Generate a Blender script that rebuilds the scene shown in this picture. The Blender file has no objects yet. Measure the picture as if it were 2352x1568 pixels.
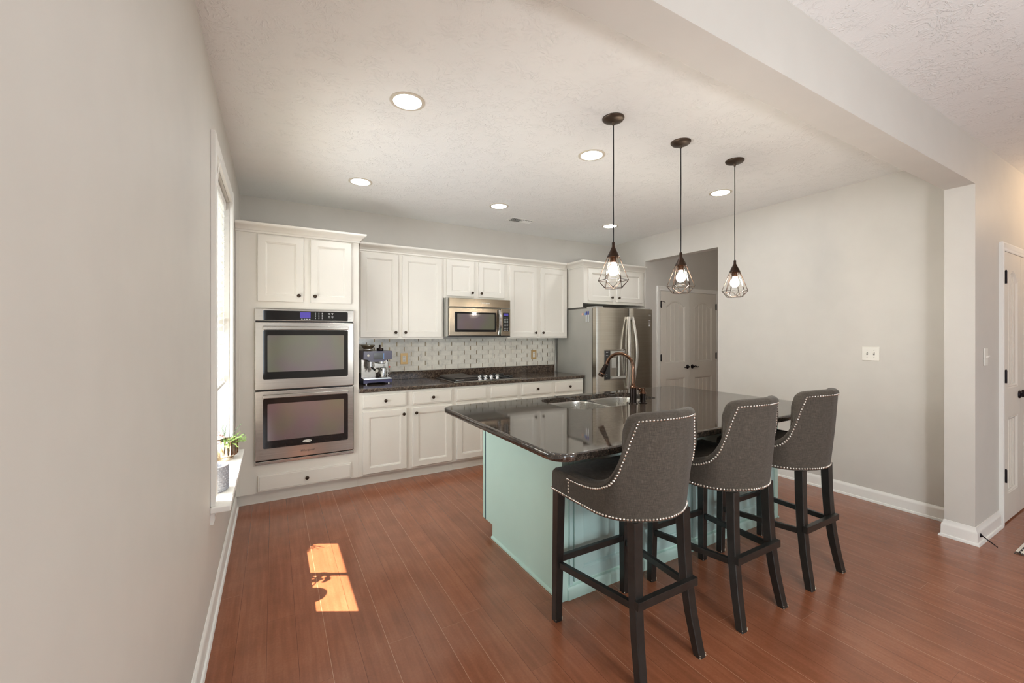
import bpy, bmesh, math, random
from mathutils import Vector, Matrix
random.seed(7)
PI = math.pi
sc = bpy.context.scene
COL = sc.collection

# ------------------------------------------------------------------ camera, world, sun, exposure
F_PX = 957.86
cam_d = bpy.data.cameras.new('camera')
cam_d.sensor_width = 36.0
cam_d.sensor_fit = 'HORIZONTAL'
cam_d.lens = F_PX / 2352 * 36.0
cam_d.shift_y = -17.0 / 2352
cam_d.clip_start = 0.02
cam = bpy.data.objects.new('camera', cam_d)
cam.location = (0.2693, 0.0, 1.4232)
cam.rotation_euler = (PI / 2, 0, -0.52)
COL.objects.link(cam)
sc.camera = cam

vs = sc.view_settings
vs.view_transform = 'Standard'
vs.look = 'None'
vs.gamma = 1.0
vs.use_curve_mapping = False
vs.exposure = 0.51

world = bpy.data.worlds.new('sky')
sc.world = world
world.use_nodes = True
wn = world.node_tree.nodes
wn['Background'].inputs[0].default_value = (0.80, 0.90, 1.0, 1)
wn['Background'].inputs[1].default_value = 1.5


def lamp(kind, name, loc, energy, color=(1, 1, 1), target=None, **kw):
    d = bpy.data.lights.new(name, kind)
    d.energy = energy
    d.color = color
    for k, v in kw.items():
        setattr(d, k, v)
    o = bpy.data.objects.new(name, d)
    o.location = loc
    if target is not None:
        o.rotation_euler = (Vector(target) - Vector(loc)).to_track_quat('-Z', 'Y').to_euler()
    COL.objects.link(o)
    return o


SUN_DIR = Vector((1.0, -0.56, -1.50))
lamp('SUN', 'sun', (-3, 5, 6), 20.0, (1.0, 0.89, 0.70), target=Vector((-3, 5, 6)) + SUN_DIR, angle=0.009)
# daylight through the living-room glazing behind the camera
lamp('AREA', 'rear_window_daylight', (4.0, -4.40, 1.35), 6.0, (0.90, 0.95, 1.0), target=(4.0, 0, 1.35),
     shape='RECTANGLE', size=3.0, size_y=2.0)
# added side fill behind the camera, then daylight through the left kitchen window
lamp('AREA', 'added_side_fill', (-0.06, -1.9, 1.40), 58.0, (0.86, 0.94, 1.0), target=(2.0, -1.6, 1.40),
     shape='RECTANGLE', size=1.9, size_y=1.7)
lamp('AREA', 'left_window_daylight', (-0.50, 3.08, 1.0), 58.0, (0.88, 0.95, 1.0), target=(1.2, 3.08, 2.1),
     shape='RECTANGLE', size=1.0, size_y=1.8)
# added stand-in for the unseen camera flash, set off to its right
lamp('POINT', 'camera_flash_fill', (1.85, -0.45, 1.25), 44.0, (0.92, 0.97, 1.0), shadow_soft_size=0.10)
# ceiling lamp of the hall end of the living room
lamp('POINT', 'hall_ceiling_lamp', (5.7, 0.30, 2.50), 8.0, (1.0, 0.70, 0.42), shadow_soft_size=0.08)
# added fill, no lamp seen, brightening the passage behind the cased opening
lamp('POINT', 'added_passage_fill', (6.2, 2.3, 2.3), 6.0, (1.0, 0.93, 0.84), shadow_soft_size=0.10)

# ------------------------------------------------------------------ materials
H = 2.743
YF, YU, YB, XR = 4.056, 4.390, 4.710, 4.694


def srgb(r, g, b):
    def f(c):
        c /= 255.0
        return c / 12.92 if c <= 0.04045 else ((c + 0.055) / 1.055) ** 2.4
    return (f(r), f(g), f(b), 1.0)


class NT:
    def __init__(self, name):
        self.m = bpy.data.materials.new(name)
        self.m.use_nodes = True
        self.t = self.m.node_tree
        self.b = self.t.nodes['Principled BSDF']
        self.out = self.t.nodes['Material Output']

    def n(self, typ, **kw):
        nd = self.t.nodes.new(typ)
        for k, v in kw.items():
            if k.startswith('i_'):
                nd.inputs[k[2:].replace('_', ' ')].default_value = v
            else:
                setattr(nd, k, v)
        return nd

    def l(self, a, b):
        self.t.links.new(a, b)

    def set(self, **kw):
        for k, v in kw.items():
            self.b.inputs[k.replace('_', ' ')].default_value = v

    def coord(self, scale=(1, 1, 1), which='Object', rot=(0, 0, 0)):
        tc = self.n('ShaderNodeTexCoord')
        mp = self.n('ShaderNodeMapping')
        mp.inputs['Scale'].default_value = scale
        mp.inputs['Rotation'].default_value = rot
        self.l(tc.outputs[which], mp.inputs['Vector'])
        return mp.outputs['Vector']

    def noise(self, vec, scale, detail=3, rough=0.5):
        nd = self.n('ShaderNodeTexNoise')
        nd.inputs['Scale'].default_value = scale
        nd.inputs['Detail'].default_value = detail
        nd.inputs['Roughness'].default_value = rough
        self.l(vec, nd.inputs['Vector'])
        return nd.outputs['Fac']

    def ramp(self, fac, stops, interp='LINEAR'):
        r = self.n('ShaderNodeValToRGB')
        r.color_ramp.interpolation = interp
        while len(r.color_ramp.elements) < len(stops):
            r.color_ramp.elements.new(0.5)
        for e, (p, c) in zip(r.color_ramp.elements, stops):
            e.position = p
            e.color = c if len(c) == 4 else (*c, 1)
        self.l(fac, r.inputs[0])
        return r.outputs[0]

    def bump(self, fac, strength=0.2, dist=0.01):
        b = self.n('ShaderNodeBump')
        b.inputs['Strength'].default_value = strength
        b.inputs['Distance'].default_value = dist
        self.l(fac, b.inputs['Height'])
        self.l(b.outputs[0], self.b.inputs['Normal'])

    def math(self, op, a, b=None):
        m = self.n('ShaderNodeMath', operation=op)
        for i, v in enumerate((a, b)):
            if v is None:
                continue
            if isinstance(v, (int, float)):
                m.inputs[i].default_value = v
            else:
                self.l(v, m.inputs[i])
        return m.outputs[0]

    def mix(self, fac, a, b):
        m = self.n('ShaderNodeMix', data_type='RGBA')
        for i, v in ((0, fac), (6, a), (7, b)):
            if isinstance(v, (int, float)):
                m.inputs[i].default_value = v
            elif isinstance(v, tuple):
                m.inputs[i].default_value = v
            else:
                self.l(v, m.inputs[i])
        return m.outputs[2]


def plain(name, col, rough=0.5, metal=0.0, var=0.03, spec=0.5, scale=6.0, coat=0.0, bump=0.0):
    t = NT(name)
    t.set(Roughness=rough, Metallic=metal, Specular_IOR_Level=spec, Coat_Weight=coat)
    v = t.coord()
    f = t.noise(v, scale, 2)
    a = tuple(min(1, c * (1 - var)) for c in col[:3]) + (1,)
    b = tuple(min(1, c * (1 + var)) for c in col[:3]) + (1,)
    t.l(t.ramp(f, [(0.35, a), (0.65, b)]), t.b.inputs['Base Color'])
    if bump:
        t.bump(t.noise(v, 160, 3), bump, 0.002)
    return t.m


def emit(name, col, strength):
    t = NT(name)
    t.set(Base_Color=col, Emission_Color=col, Emission_Strength=strength, Roughness=0.4)
    return t.m


def brushed(name, col, rough=0.26, stretch=(300, 300, 2)):
    t = NT(name)
    t.set(Metallic=1.0, Roughness=rough)
    v = t.coord(stretch)
    f = t.noise(v, 1.0, 4)
    lo = tuple(c * 0.9 for c in col[:3]) + (1,)
    hi = tuple(min(1, c * 1.1) for c in col[:3]) + (1,)
    t.l(t.ramp(f, [(0.3, lo), (0.7, hi)]), t.b.inputs['Base Color'])
    r = t.n('ShaderNodeMapRange')
    r.inputs['To Min'].default_value = rough * 0.8
    r.inputs['To Max'].default_value = rough * 1.25
    t.l(f, r.inputs['Value'])
    t.l(r.outputs[0], t.b.inputs['Roughness'])
    t.bump(f, 0.05, 0.001)
    return t.m


def make_materials():
    M = {}
    M['wall'] = plain('greige_paint', srgb(206, 201, 193), 0.55, var=0.012, bump=0.03)
    M['hall_wall'] = plain('hall_paint', srgb(190, 180, 168), 0.6, var=0.012, bump=0.03)
    M['trim'] = plain('white_trim_paint', srgb(238, 235, 229), 0.35, var=0.01)
    M['cabinet'] = plain('white_cabinet_paint', srgb(226, 221, 211), 0.32, var=0.012, scale=3)
    M['door'] = plain('white_door_paint', srgb(225, 218, 207), 0.4, var=0.012)
    M['knob'] = plain('dark_bronze', srgb(70, 58, 48), 0.35, metal=0.9, var=0.15)
    M['hinge'] = plain('black_hinge', srgb(38, 32, 36), 0.4, metal=0.8)
    M['black'] = plain('black_plastic', srgb(26, 25, 26), 0.35)
    M['black_gloss'] = plain('black_glass', srgb(18, 19, 20), 0.04, spec=0.7)
    M['chrome'] = plain('chrome', srgb(220, 220, 222), 0.12, metal=1.0, var=0.02)
    M['nail'] = plain('pewter_nail', srgb(232, 226, 216), 0.3, metal=1.0, var=0.05)
    M['steel'] = brushed('stainless_steel', srgb(172, 166, 158), 0.24, (2, 2, 260))
    M['steel_v'] = brushed('stainless_steel_door', srgb(198, 192, 180), 0.24, (2, 2, 260))
    M['sink_steel'] = brushed('sink_steel', srgb(214, 212, 206), 0.28, (3, 160, 160))
    M['fridge_side'] = plain('grey_fridge_side', srgb(176, 174, 166), 0.35, var=0.02, metal=0.2)
    M['copper'] = plain('oil_rubbed_copper', srgb(104, 78, 62), 0.2, metal=1.0, var=0.25, scale=30)
    M['dark_copper'] = plain('oil_rubbed_dark', srgb(52, 44, 40), 0.25, metal=0.9, var=0.15)
    M['cage'] = plain('bronze_wire', srgb(62, 48, 40), 0.35, metal=0.9, var=0.2, scale=40)
    M['cast'] = plain('cast_iron', srgb(66, 60, 55), 0.35, metal=0.3)
    M['teal_line'] = plain('dark_teal_gap', srgb(58, 92, 98), 0.5)
    M['steel_brown'] = brushed('warm_stainless', srgb(146, 134, 118), 0.24, (2, 2, 260))
    M['handle_metal'] = plain('satin_handle', srgb(226, 223, 216), 0.36, metal=0.85, var=0.02)
    M['canopy'] = plain('satin_bronze', srgb(92, 80, 70), 0.42, metal=0.85, var=0.08)
    M['ring'] = plain('downlight_ring', srgb(206, 196, 180), 0.45)
    M['stool_wood'] = plain('espresso_wood', srgb(36, 34, 31), 0.36, var=0.2, scale=20)
    M['wear'] = plain('scuffed_wood', srgb(205, 190, 165), 0.7)
    M['aqua'] = plain('aqua_paint', srgb(188, 217, 206), 0.38, var=0.012)
    M['aqua_face'] = plain('aqua_paint_panel', srgb(176, 204, 199), 0.38, var=0.012)
    M['gold'] = plain('outlet_plate_tan', srgb(196, 163, 112), 0.35, metal=0.35)
    M['ivory'] = plain('ivory_plastic', srgb(228, 224, 214), 0.35)
    M['slot'] = plain('dark_slot', srgb(70, 66, 60), 0.5)
    M['brass'] = plain('brass_joint', srgb(120, 100, 62), 0.3, metal=0.9, var=0.35, scale=4)
    M['blind'] = None
    M['navy'] = plain('navy_enamel', srgb(62, 60, 100), 0.25, var=0.05)
    M['navy_head'] = plain('slate_enamel', srgb(80, 74, 94), 0.25, var=0.05)
    M['leaf'] = plain('fern_green', srgb(120, 150, 70), 0.5, var=0.3, scale=60)
    M['dark_leaf'] = plain('dark_fern', srgb(70, 90, 55), 0.5, var=0.3, scale=60)
    M['pink'] = plain('pink_petal', srgb(240, 205, 200), 0.6, var=0.1, scale=60)
    M['stem'] = plain('blue_green_stem', srgb(70, 110, 105), 0.5)
    M['grey_pot'] = plain('grey_ceramic', srgb(158, 160, 168), 0.6, var=0.06)
    M['soil'] = plain('soil', srgb(60, 48, 38), 0.9, var=0.3, scale=80)
    M['white'] = plain('white_plastic', srgb(242, 242, 240), 0.4)
    M['blue'] = plain('blue_cap', srgb(52, 68, 168), 0.4)
    M['lightblue'] = plain('light_blue_magnet', srgb(120, 160, 215), 0.4)
    M['salmon'] = plain('salmon_magnet', srgb(226, 178, 164), 0.4)
    M['red'] = plain('red_knob', srgb(190, 60, 50), 0.4)
    M['screen'] = plain('grey_screen', srgb(82, 82, 80), 0.15)
    M['legend'] = plain('printed_legend', srgb(190, 190, 188), 0.5)
    M['display'] = emit('blue_display', (0.045, 0.03, 0.22, 1), 0.45)
    M['bulb'] = emit('warm_bulb', (1.0, 0.92, 0.78, 1), 200.0)
    M['can'] = emit('downlight_lens', (0.90, 0.955, 1.0, 1), 46.0)
    M['switch'] = M['ivory']
    # ceiling knockdown texture
    t = NT('ceiling_texture')
    t.set(Roughness=0.75, Base_Color=srgb(239, 238, 235))
    v = t.coord()
    w = t.noise(v, 3.2, 2)
    dv = t.n('ShaderNodeVectorMath', operation='ADD')
    t.l(v, dv.inputs[0])
    nz = t.n('ShaderNodeTexNoise')
    nz.inputs['Scale'].default_value = 7.0
    t.l(v, nz.inputs['Vector'])
    sm = t.n('ShaderNodeVectorMath', operation='SCALE')
    sm.inputs['Scale'].default_value = 0.35
    t.l(nz.outputs['Color'], sm.inputs[0])
    t.l(sm.outputs[0], dv.inputs[1])
    mp = t.n('ShaderNodeMapping')
    mp.inputs['Scale'].default_value = (30, 66, 30)
    mp.inputs['Rotation'].default_value = (0, 0, 0.6)
    t.l(dv.outputs[0], mp.inputs['Vector'])
    f1 = t.noise(mp.outputs[0], 1.0, 3, 0.55)
    f1 = t.ramp(f1, [(0.50, (0, 0, 0)), (0.66, (1, 1, 1))])
    f2 = t.noise(v, 120, 3)
    msk = t.ramp(t.noise(v, 9.0, 2), [(0.38, (0, 0, 0)), (0.58, (1, 1, 1))])
    f1 = t.math('MULTIPLY', f1, msk)
    h = t.math('ADD', f1, t.math('MULTIPLY', f2, 0.25))
    t.bump(h, 0.5, 0.006)
    M['ceiling'] = t.m
    # plank floor, planks along Y
    t = NT('cherry_planks')
    tc = t.n('ShaderNodeTexCoord')
    sep = t.n('ShaderNodeSeparateXYZ')
    t.l(tc.outputs['Object'], sep.inputs[0])
    PW, PL = 0.1215, 1.55
    px = t.math('DIVIDE', sep.outputs[0], PW)
    pid = t.math('FLOOR', px)
    fx = t.math('FRACT', px)
    wn_ = t.n('ShaderNodeTexWhiteNoise', noise_dimensions='1D')
    t.l(pid, wn_.inputs['W'])
    yo = t.math('ADD', t.math('DIVIDE', sep.outputs[1], PL), t.math('MULTIPLY', wn_.outputs['Value'], 7.3))
    lid = t.math('FLOOR', yo)
    fy = t.math('FRACT', yo)
    w2 = t.n('ShaderNodeTexWhiteNoise', noise_dimensions='2D')
    cmb = t.n('ShaderNodeCombineXYZ')
    t.l(pid, cmb.inputs[0])
    t.l(lid, cmb.inputs[1])
    t.l(cmb.outputs[0], w2.inputs['Vector'])
    rnd = w2.outputs['Value']
    # grain
    c2 = t.n('ShaderNodeCombineXYZ')
    t.l(t.math('MULTIPLY', sep.outputs[0], 46.0), c2.inputs[0])
    t.l(t.math('MULTIPLY', sep.outputs[1], 2.6), c2.inputs[1])
    t.l(t.math('MULTIPLY', rnd, 40.0), c2.inputs[2])
    g = t.noise(c2.outputs[0], 1.0, 5, 0.6)
    blot = t.noise(tc.outputs['Object'], 5.5, 3)
    mixf = t.math('ADD', t.math('MULTIPLY', g, 0.45), t.math('ADD', t.math('MULTIPLY', blot, 0.33), t.math('MULTIPLY', t.noise(tc.outputs['Object'], 95.0, 3, 0.7), 0.22)))
    col = t.ramp(mixf, [(0.28, srgb(122, 72, 48)), (0.5, srgb(144, 87, 60)), (0.72, srgb(163, 106, 77))])
    hv = t.n('ShaderNodeHueSaturation')
    t.l(col, hv.inputs['Color'])
    vr = t.n('ShaderNodeMapRange')
    vr.inputs['To Min'].default_value = 0.95
    vr.inputs['To Max'].default_value = 1.06
    t.l(rnd, vr.inputs['Value'])
    t.l(vr.outputs[0], hv.inputs['Value'])
    seam = t.math('MAXIMUM', t.math('LESS_THAN', fx, 0.013), t.math('MULTIPLY', t.math('LESS_THAN', fy, 0.0011), 0.45))
    tone = t.n('ShaderNodeTexWhiteNoise', noise_dimensions='1D')
    t.l(t.math('ADD', pid, 31.7), tone.inputs['W'])
    seamc = t.mix(t.math('GREATER_THAN', tone.outputs['Value'], 0.38), srgb(98, 55, 38), srgb(192, 146, 116))
    t.l(t.mix(seam, hv.outputs[0], seamc), t.b.inputs['Base Color'])
    t.set(Roughness=0.26, Specular_IOR_Level=0.5, Coat_Weight=0.25, Coat_Roughness=0.16)
    t.bump(t.math('SUBTRACT', 1.0, seam), 0.10, 0.001)
    M['floor'] = t.m
    # granite
    def granite(name, dark, mid, light, scale, rough, ior):
        t = NT(name)
        v = t.coord()
        n1 = t.noise(v, scale, 6, 0.7)
        vo = t.n('ShaderNodeTexVoronoi')
        vo.inputs['Scale'].default_value = scale * 1.6
        t.l(v, vo.inputs['Vector'])
        n2 = t.noise(v, scale * 4, 3)
        f = t.math('ADD', t.math('MULTIPLY', n1, 0.7), t.math('MULTIPLY', n2, 0.3))
        c = t.ramp(f, [(0.42, dark), (0.48, mid), (0.53, dark), (0.57, light), (0.62, mid)])
        c = t.mix(t.math('LESS_THAN', vo.outputs['Distance'], 0.11), c, light)
        t.l(c, t.b.inputs['Base Color'])
        t.set(Roughness=rough, IOR=ior)
        return t.m
    M['granite'] = granite('black_granite', srgb(24, 21, 20), srgb(64, 55, 48), srgb(104, 91, 80), 46, 0.05, 1.95)
    M['granite_b'] = granite('brown_granite', srgb(44, 36, 31), srgb(86, 71, 60), srgb(134, 115, 98), 46, 0.10, 1.5)
    # stool linen
    t = NT('charcoal_linen')
    v = t.coord()
    s = t.coord((36, 36, 520))
    n1 = t.noise(s, 1.0, 3)
    s2 = t.coord((520, 520, 36))
    n2 = t.noise(s2, 1.0, 3)
    n3 = t.noise(t.coord((520, 520, 520)), 1.0, 2)
    f = t.math('ADD', t.math('MULTIPLY', n3, 0.24), t.math('MULTIPLY', t.math('ADD', n1, n2), 0.38))
    t.l(t.ramp(f, [(0.30, srgb(55, 49, 43)), (0.5, srgb(77, 70, 62)), (0.70, srgb(103, 95, 85))]), t.b.inputs['Base Color'])
    t.set(Roughness=0.9, Specular_IOR_Level=0.2, Sheen_Weight=0.1, Sheen_Roughness=0.5)
    t.bump(f, 0.25, 0.001)
    M['linen'] = t.m
    # marble tile
    t = NT('white_marble_tile')
    v = t.coord()
    ti = t.n('ShaderNodeSeparateXYZ')
    t.l(v, ti.inputs[0])
    idn = t.n('ShaderNodeTexWhiteNoise', noise_dimensions='2D')
    cc = t.n('ShaderNodeCombineXYZ')
    row = t.math('FLOOR', t.math('DIVIDE', ti.outputs[2], 0.0545))
    t.l(row, cc.inputs[1])
    t.l(t.math('FLOOR', t.math('DIVIDE', ti.outputs[0], 0.158)), cc.inputs[0])
    t.l(cc.outputs[0], idn.inputs['Vector'])
    ve = t.noise(v, 14, 6, 0.7)
    vein = t.ramp(ve, [(0.33, srgb(206, 202, 192)), (0.45, srgb(226, 221, 209)), (0.62, srgb(234, 229, 217))])
    hv = t.n('ShaderNodeHueSaturation')
    t.l(vein, hv.inputs['Color'])
    vr = t.n('ShaderNodeMapRange')
    vr.inputs['To Min'].default_value = 0.93
    vr.inputs['To Max'].default_value = 1.05
    t.l(idn.outputs['Value'], vr.inputs['Value'])
    t.l(vr.outputs[0], hv.inputs['Value'])
    t.l(hv.outputs[0], t.b.inputs['Base Color'])
    t.set(Roughness=0.2)
    M['tile'] = t.m
    M['grout'] = plain('pale_grout', srgb(196, 190, 178), 0.8)
    # oven window: faintly iridescent dark glass, room reflection tints painted into its colour
    t = NT('oven_glass')
    v = t.coord()
    t.set(Base_Color=srgb(30, 28, 28), Roughness=0.05, Specular_IOR_Level=1.0, IOR=1.9,
          Coat_Weight=1.0, Coat_Roughness=0.03, Coat_IOR=2.1)
    f = t.noise(v, 2.2, 2)
    t.l(t.ramp(f, [(0.3, srgb(96, 86, 68)), (0.45, srgb(92, 76, 90)), (0.6, srgb(84, 92, 70)), (0.75, srgb(104, 80, 66))]), t.b.inputs['Base Color'])
    M['oven_glass'] = t.m
    t = NT('mercury_glass')
    t.set(Metallic=1.0, Roughness=0.16)
    f = t.noise(t.coord(), 30, 4)
    t.l(t.ramp(f, [(0.35, srgb(150, 128, 100)), (0.6, srgb(226, 214, 196))]), t.b.inputs['Base Color'])
    M['mercury'] = t.m
    # window pane
    t = NT('clear_pane')
    tr = t.n('ShaderNodeBsdfTransparent')
    gl = t.n('ShaderNodeBsdfGlossy')
    gl.inputs['Roughness'].default_value = 0.01
    mx = t.n('ShaderNodeMixShader')
    mx.inputs[0].default_value = 0.06
    t.l(tr.outputs[0], mx.inputs[1])
    t.l(gl.outputs[0], mx.inputs[2])
    t.l(mx.outputs[0], t.out.inputs['Surface'])
    M['pane'] = t.m
    # blind slats: white vinyl that lets some daylight through
    t = NT('white_vinyl_slat')
    df = t.n('ShaderNodeBsdfDiffuse')
    df.inputs['Color'].default_value = srgb(245, 243, 238)
    tl = t.n('ShaderNodeBsdfTranslucent')
    tl.inputs['Color'].default_value = srgb(250, 248, 240)
    mx = t.n('ShaderNodeMixShader')
    mx.inputs[0].default_value = 0.45
    t.l(df.outputs[0], mx.inputs[1])
    t.l(tl.outputs[0], mx.inputs[2])
    t.l(mx.outputs[0], t.out.inputs['Surface'])
    M['blind'] = t.m
    # clear bean hopper
    t = NT('smoky_plastic')
    t.set(Base_Color=srgb(120, 105, 82), Roughness=0.12, Transmission_Weight=0.35)
    M['smoke'] = t.m
    # rug
    t = NT('striped_rug')
    v = t.coord()
    s = t.n('ShaderNodeSeparateXYZ')
    t.l(v, s.inputs[0])
    st = t.math('LESS_THAN', t.math('FRACT', t.math('MULTIPLY', s.outputs[1], 42.0)), 0.45)
    sx = t.math('LESS_THAN', t.math('FRACT', t.math('MULTIPLY', s.outputs[0], 20.0)), 0.8)
    t.l(t.mix(t.math('MULTIPLY', st, sx), srgb(226, 220, 208), srgb(34, 32, 32)), t.b.inputs['Base Color'])
    t.set(Roughness=0.95)
    M['rug'] = t.m
    return M


M = make_materials()

# ------------------------------------------------------------------ mesh helpers
OFF = {}


class MB:
    def __init__(self):
        self.bm = bmesh.new()
        self.done = set()

    def box(self, x0, x1, y0, y1, z0, z1, bev=0.0, seg=2):
        vs_ = [self.bm.verts.new((x, y, z)) for z in (z0, z1) for y in (y0, y1) for x in (x0, x1)]
        fs = []
        for q in ((0, 2, 3, 1), (4, 5, 7, 6), (0, 1, 5, 4), (2, 6, 7, 3), (0, 4, 6, 2), (1, 3, 7, 5)):
            fs.append(self.bm.faces.new([vs_[i] for i in q]))
        if bev > 0:
            es = list({e for f in fs for e in f.edges})
            bmesh.ops.bevel(self.bm, geom=es, offset=bev, segments=seg, affect='EDGES', profile=0.5)
        return self

    def hexa(self, bot, top, bev=0.0):
        """bot / top: four 3D points each, same winding"""
        b = [self.bm.verts.new(p) for p in bot]
        t = [self.bm.verts.new(p) for p in top]
        fs = [self.bm.faces.new(b[::-1]), self.bm.faces.new(t)]
        for i in range(4):
            j = (i + 1) % 4
            fs.append(self.bm.faces.new((b[i], b[j], t[j], t[i])))
        if bev > 0:
            es = list({e for f in fs for e in f.edges})
            bmesh.ops.bevel(self.bm, geom=es, offset=bev, segments=2, affect='EDGES', profile=0.5)
        return self

    def loops(self, loops, cap0=False, cap1=False, closed=True):
        vl = [[self.bm.verts.new(p) for p in lp] for lp in loops]
        for a, b in zip(vl, vl[1:]):
            n = len(a)
            for i in range(n if closed else n - 1):
                j = (i + 1) % n
                self.bm.faces.new((a[i], a[j], b[j], b[i]))
        if cap0:
            self.bm.faces.new(vl[0][::-1])
        if cap1:
            self.bm.faces.new(vl[-1])
        return self

    def prism(self, pts, fn, a0, a1):
        """pts 2D polygon, fn(u, v, a) -> 3D"""
        self.loops([[fn(u, v, a0) for u, v in pts], [fn(u, v, a1) for u, v in pts]], True, True)
        return self

    def lathe(self, prof, c=(0, 0, 0), axis=(0, 0, 1), n=20, cap0=False, cap1=False):
        ax = Vector(axis).normalized()
        u = ax.orthogonal().normalized()
        w = ax.cross(u)
        c = Vector(c)
        lps = []
        for r, h in prof:
            r = max(r, 1e-5)
            lps.append([c + ax * h + (u * math.cos(2 * PI * i / n) + w * math.sin(2 * PI * i / n)) * r for i in range(n)])
        self.loops(lps, cap0, cap1)
        return self

    def tube(self, pts, r, n=8, closed=False, caps=True):
        pts = [Vector(p) for p in pts]
        m = len(pts)
        rs = r if isinstance(r, (list, tuple)) else [r] * m
        prev = None
        lps = []
        for i, p in enumerate(pts):
            if closed:
                t = (pts[(i + 1) % m] - pts[i - 1]).normalized()
            else:
                t = (pts[min(i + 1, m - 1)] - pts[max(i - 1, 0)]).normalized()
            if prev is None:
                u = t.orthogonal().normalized()
            else:
                u = (prev - t * prev.dot(t))
                u = u.normalized() if u.length > 1e-6 else t.orthogonal().normalized()
            prev = u
            w = t.cross(u)
            lps.append([p + (u * math.cos(2 * PI * k / n) + w * math.sin(2 * PI * k / n)) * rs[i] for k in range(n)])
        if closed:
            lps.append(lps[0])
            self.loops(lps)
            bmesh.ops.remove_doubles(self.bm, verts=self.bm.verts, dist=1e-6)
        else:
            self.loops(lps, caps, caps)
        return self

    def ball(self, c, r, s=(1, 1, 1), u=14, v=9):
        mt = Matrix.Translation(Vector(c)) @ Matrix.Diagonal((s[0], s[1], s[2], 1))
        bmesh.ops.create_uvsphere(self.bm, u_segments=u, v_segments=v, radius=r, matrix=mt)
        return self

    def mark(self, idx):
        """faces added since the last mark take material slot idx"""
        for f in self.bm.faces:
            if f not in self.done:
                f.material_index = idx
                self.done.add(f)
        return self

    def build(self, name, mat, parent=None, smooth=35, fix=True):
        me = bpy.data.meshes.new(name)
        if fix:
            bmesh.ops.recalc_face_normals(self.bm, faces=self.bm.faces)
        if parent is not None:
            o_ = OFF[parent.name]
            bmesh.ops.translate(self.bm, verts=self.bm.verts, vec=-o_)
        self.bm.to_mesh(me)
        self.bm.free()
        for m_ in (mat if isinstance(mat, (list, tuple)) else [mat]):
            me.materials.append(m_)
        for p in me.polygons:
            p.use_smooth = True
        me.set_sharp_from_angle(angle=math.radians(smooth))
        o = bpy.data.objects.new(name, me)
        COL.objects.link(o)
        wm = o.modifiers.new('weighted_normals', 'WEIGHTED_NORMAL')
        wm.keep_sharp = True
        wm.weight = 100
        if parent is not None:
            o.parent = parent
            OFF[o.name] = OFF[parent.name].copy()
        else:
            OFF[o.name] = Vector((0, 0, 0))
        return o


def tag(o, label=None, cat=None, group=None, kind=None):
    if label:
        o['label'] = label
    if cat:
        o['category'] = cat
    if group:
        o['group'] = group
    if kind:
        o['kind'] = kind
    return o


def thing(name, loc, label, cat, group=None):
    o = bpy.data.objects.new(name, None)
    o.empty_display_size = 0.1
    o.location = loc
    COL.objects.link(o)
    OFF[o.name] = Vector(loc)
    return tag(o, label, cat, group)


def dup(o, parent=None):
    c = o.copy()
    COL.objects.link(c)
    if parent is not None:
        c.parent = parent
    for ch in list(o.children):
        dup(ch, c)
    return c


def struct(o):
    o['kind'] = 'structure'
    return o


def text(name, body, size, loc, rot, mat, parent, shear=0.0, ext=0.0006):
    cu = bpy.data.curves.new(name, 'FONT')
    cu.body = body
    cu.size = size
    cu.shear = shear
    cu.extrude = ext
    cu.align_x = 'CENTER'
    cu.align_y = 'CENTER'
    tmp = bpy.data.objects.new('lettering_curve', cu)
    me = bpy.data.meshes.new_from_object(tmp)
    bpy.data.objects.remove(tmp)
    bpy.data.curves.remove(cu)
    me.name = name
    me.materials.clear()
    me.materials.append(mat)
    o = bpy.data.objects.new(name, me)
    COL.objects.link(o)
    o.parent = parent
    o.location = Vector(loc) - OFF[parent.name]
    o.rotation_euler = rot
    return o


def rrect(x0, x1, z0, z1, r, k=5):
    """rounded rectangle outline, counter-clockwise in (u, v)"""
    pts = []
    for cx, cz, a0 in ((x1 - r, z0 + r, -PI / 2), (x1 - r, z1 - r, 0), (x0 + r, z1 - r, PI / 2), (x0 + r, z0 + r, PI)):
        for i in range(k + 1):
            a = a0 + PI / 2 * i / k
            pts.append((cx + r * math.cos(a), cz + r * math.sin(a)))
    return pts


def front(y):                       # a plane facing -Y; depth grows into the scene
    return lambda u, v, d: (u, y + d, v)


def ring_panel(mb, x0, x1, z0, z1, rings, fn):
    lps = []
    for ins, d in rings:
        a, b, c, e = x0 + ins, x1 - ins, z0 + ins, z1 - ins
        lps.append([fn(a, c, d), fn(b, c, d), fn(b, e, d), fn(a, e, d)])
    mb.loops(lps, True, True)


DOOR_RINGS = [(0, 0.02), (0, 0.004), (0.004, 0.0), (0.056, 0.0), (0.059, 0.003), (0.064, 0.004), (0.070, 0.009), (0.073, 0.010)]
DRAWER_RINGS = [(0, 0.02), (0, 0.006), (0.003, 0.004), (0.010, 0.004), (0.013, 0.0)]


def knob(x, z, y, parent):
    mb = MB()
    mb.lathe([(0.0085, 0), (0.0075, 0.004), (0.0055, 0.008), (0.006, 0.012), (0.013, 0.017), (0.0158, 0.021), (0.0145, 0.026), (0.009, 0.029), (0, 0.030)],
             (x, y, z), (0, -1, 0), 18, True)
    return mb.build('knob', M['knob'], parent, 50)


def cab_door(x0, x1, z0, z1, yface, parent, kx=None, kz=None, mat=None):
    mb = MB()
    ring_panel(mb, x0, x1, z0, z1, DOOR_RINGS, front(yface - 0.02))
    d = mb.build('door', mat or M['cabinet'], parent, 20)
    if kx is not None:
        knob(kx, kz, yface - 0.02, d)
    return d


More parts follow.
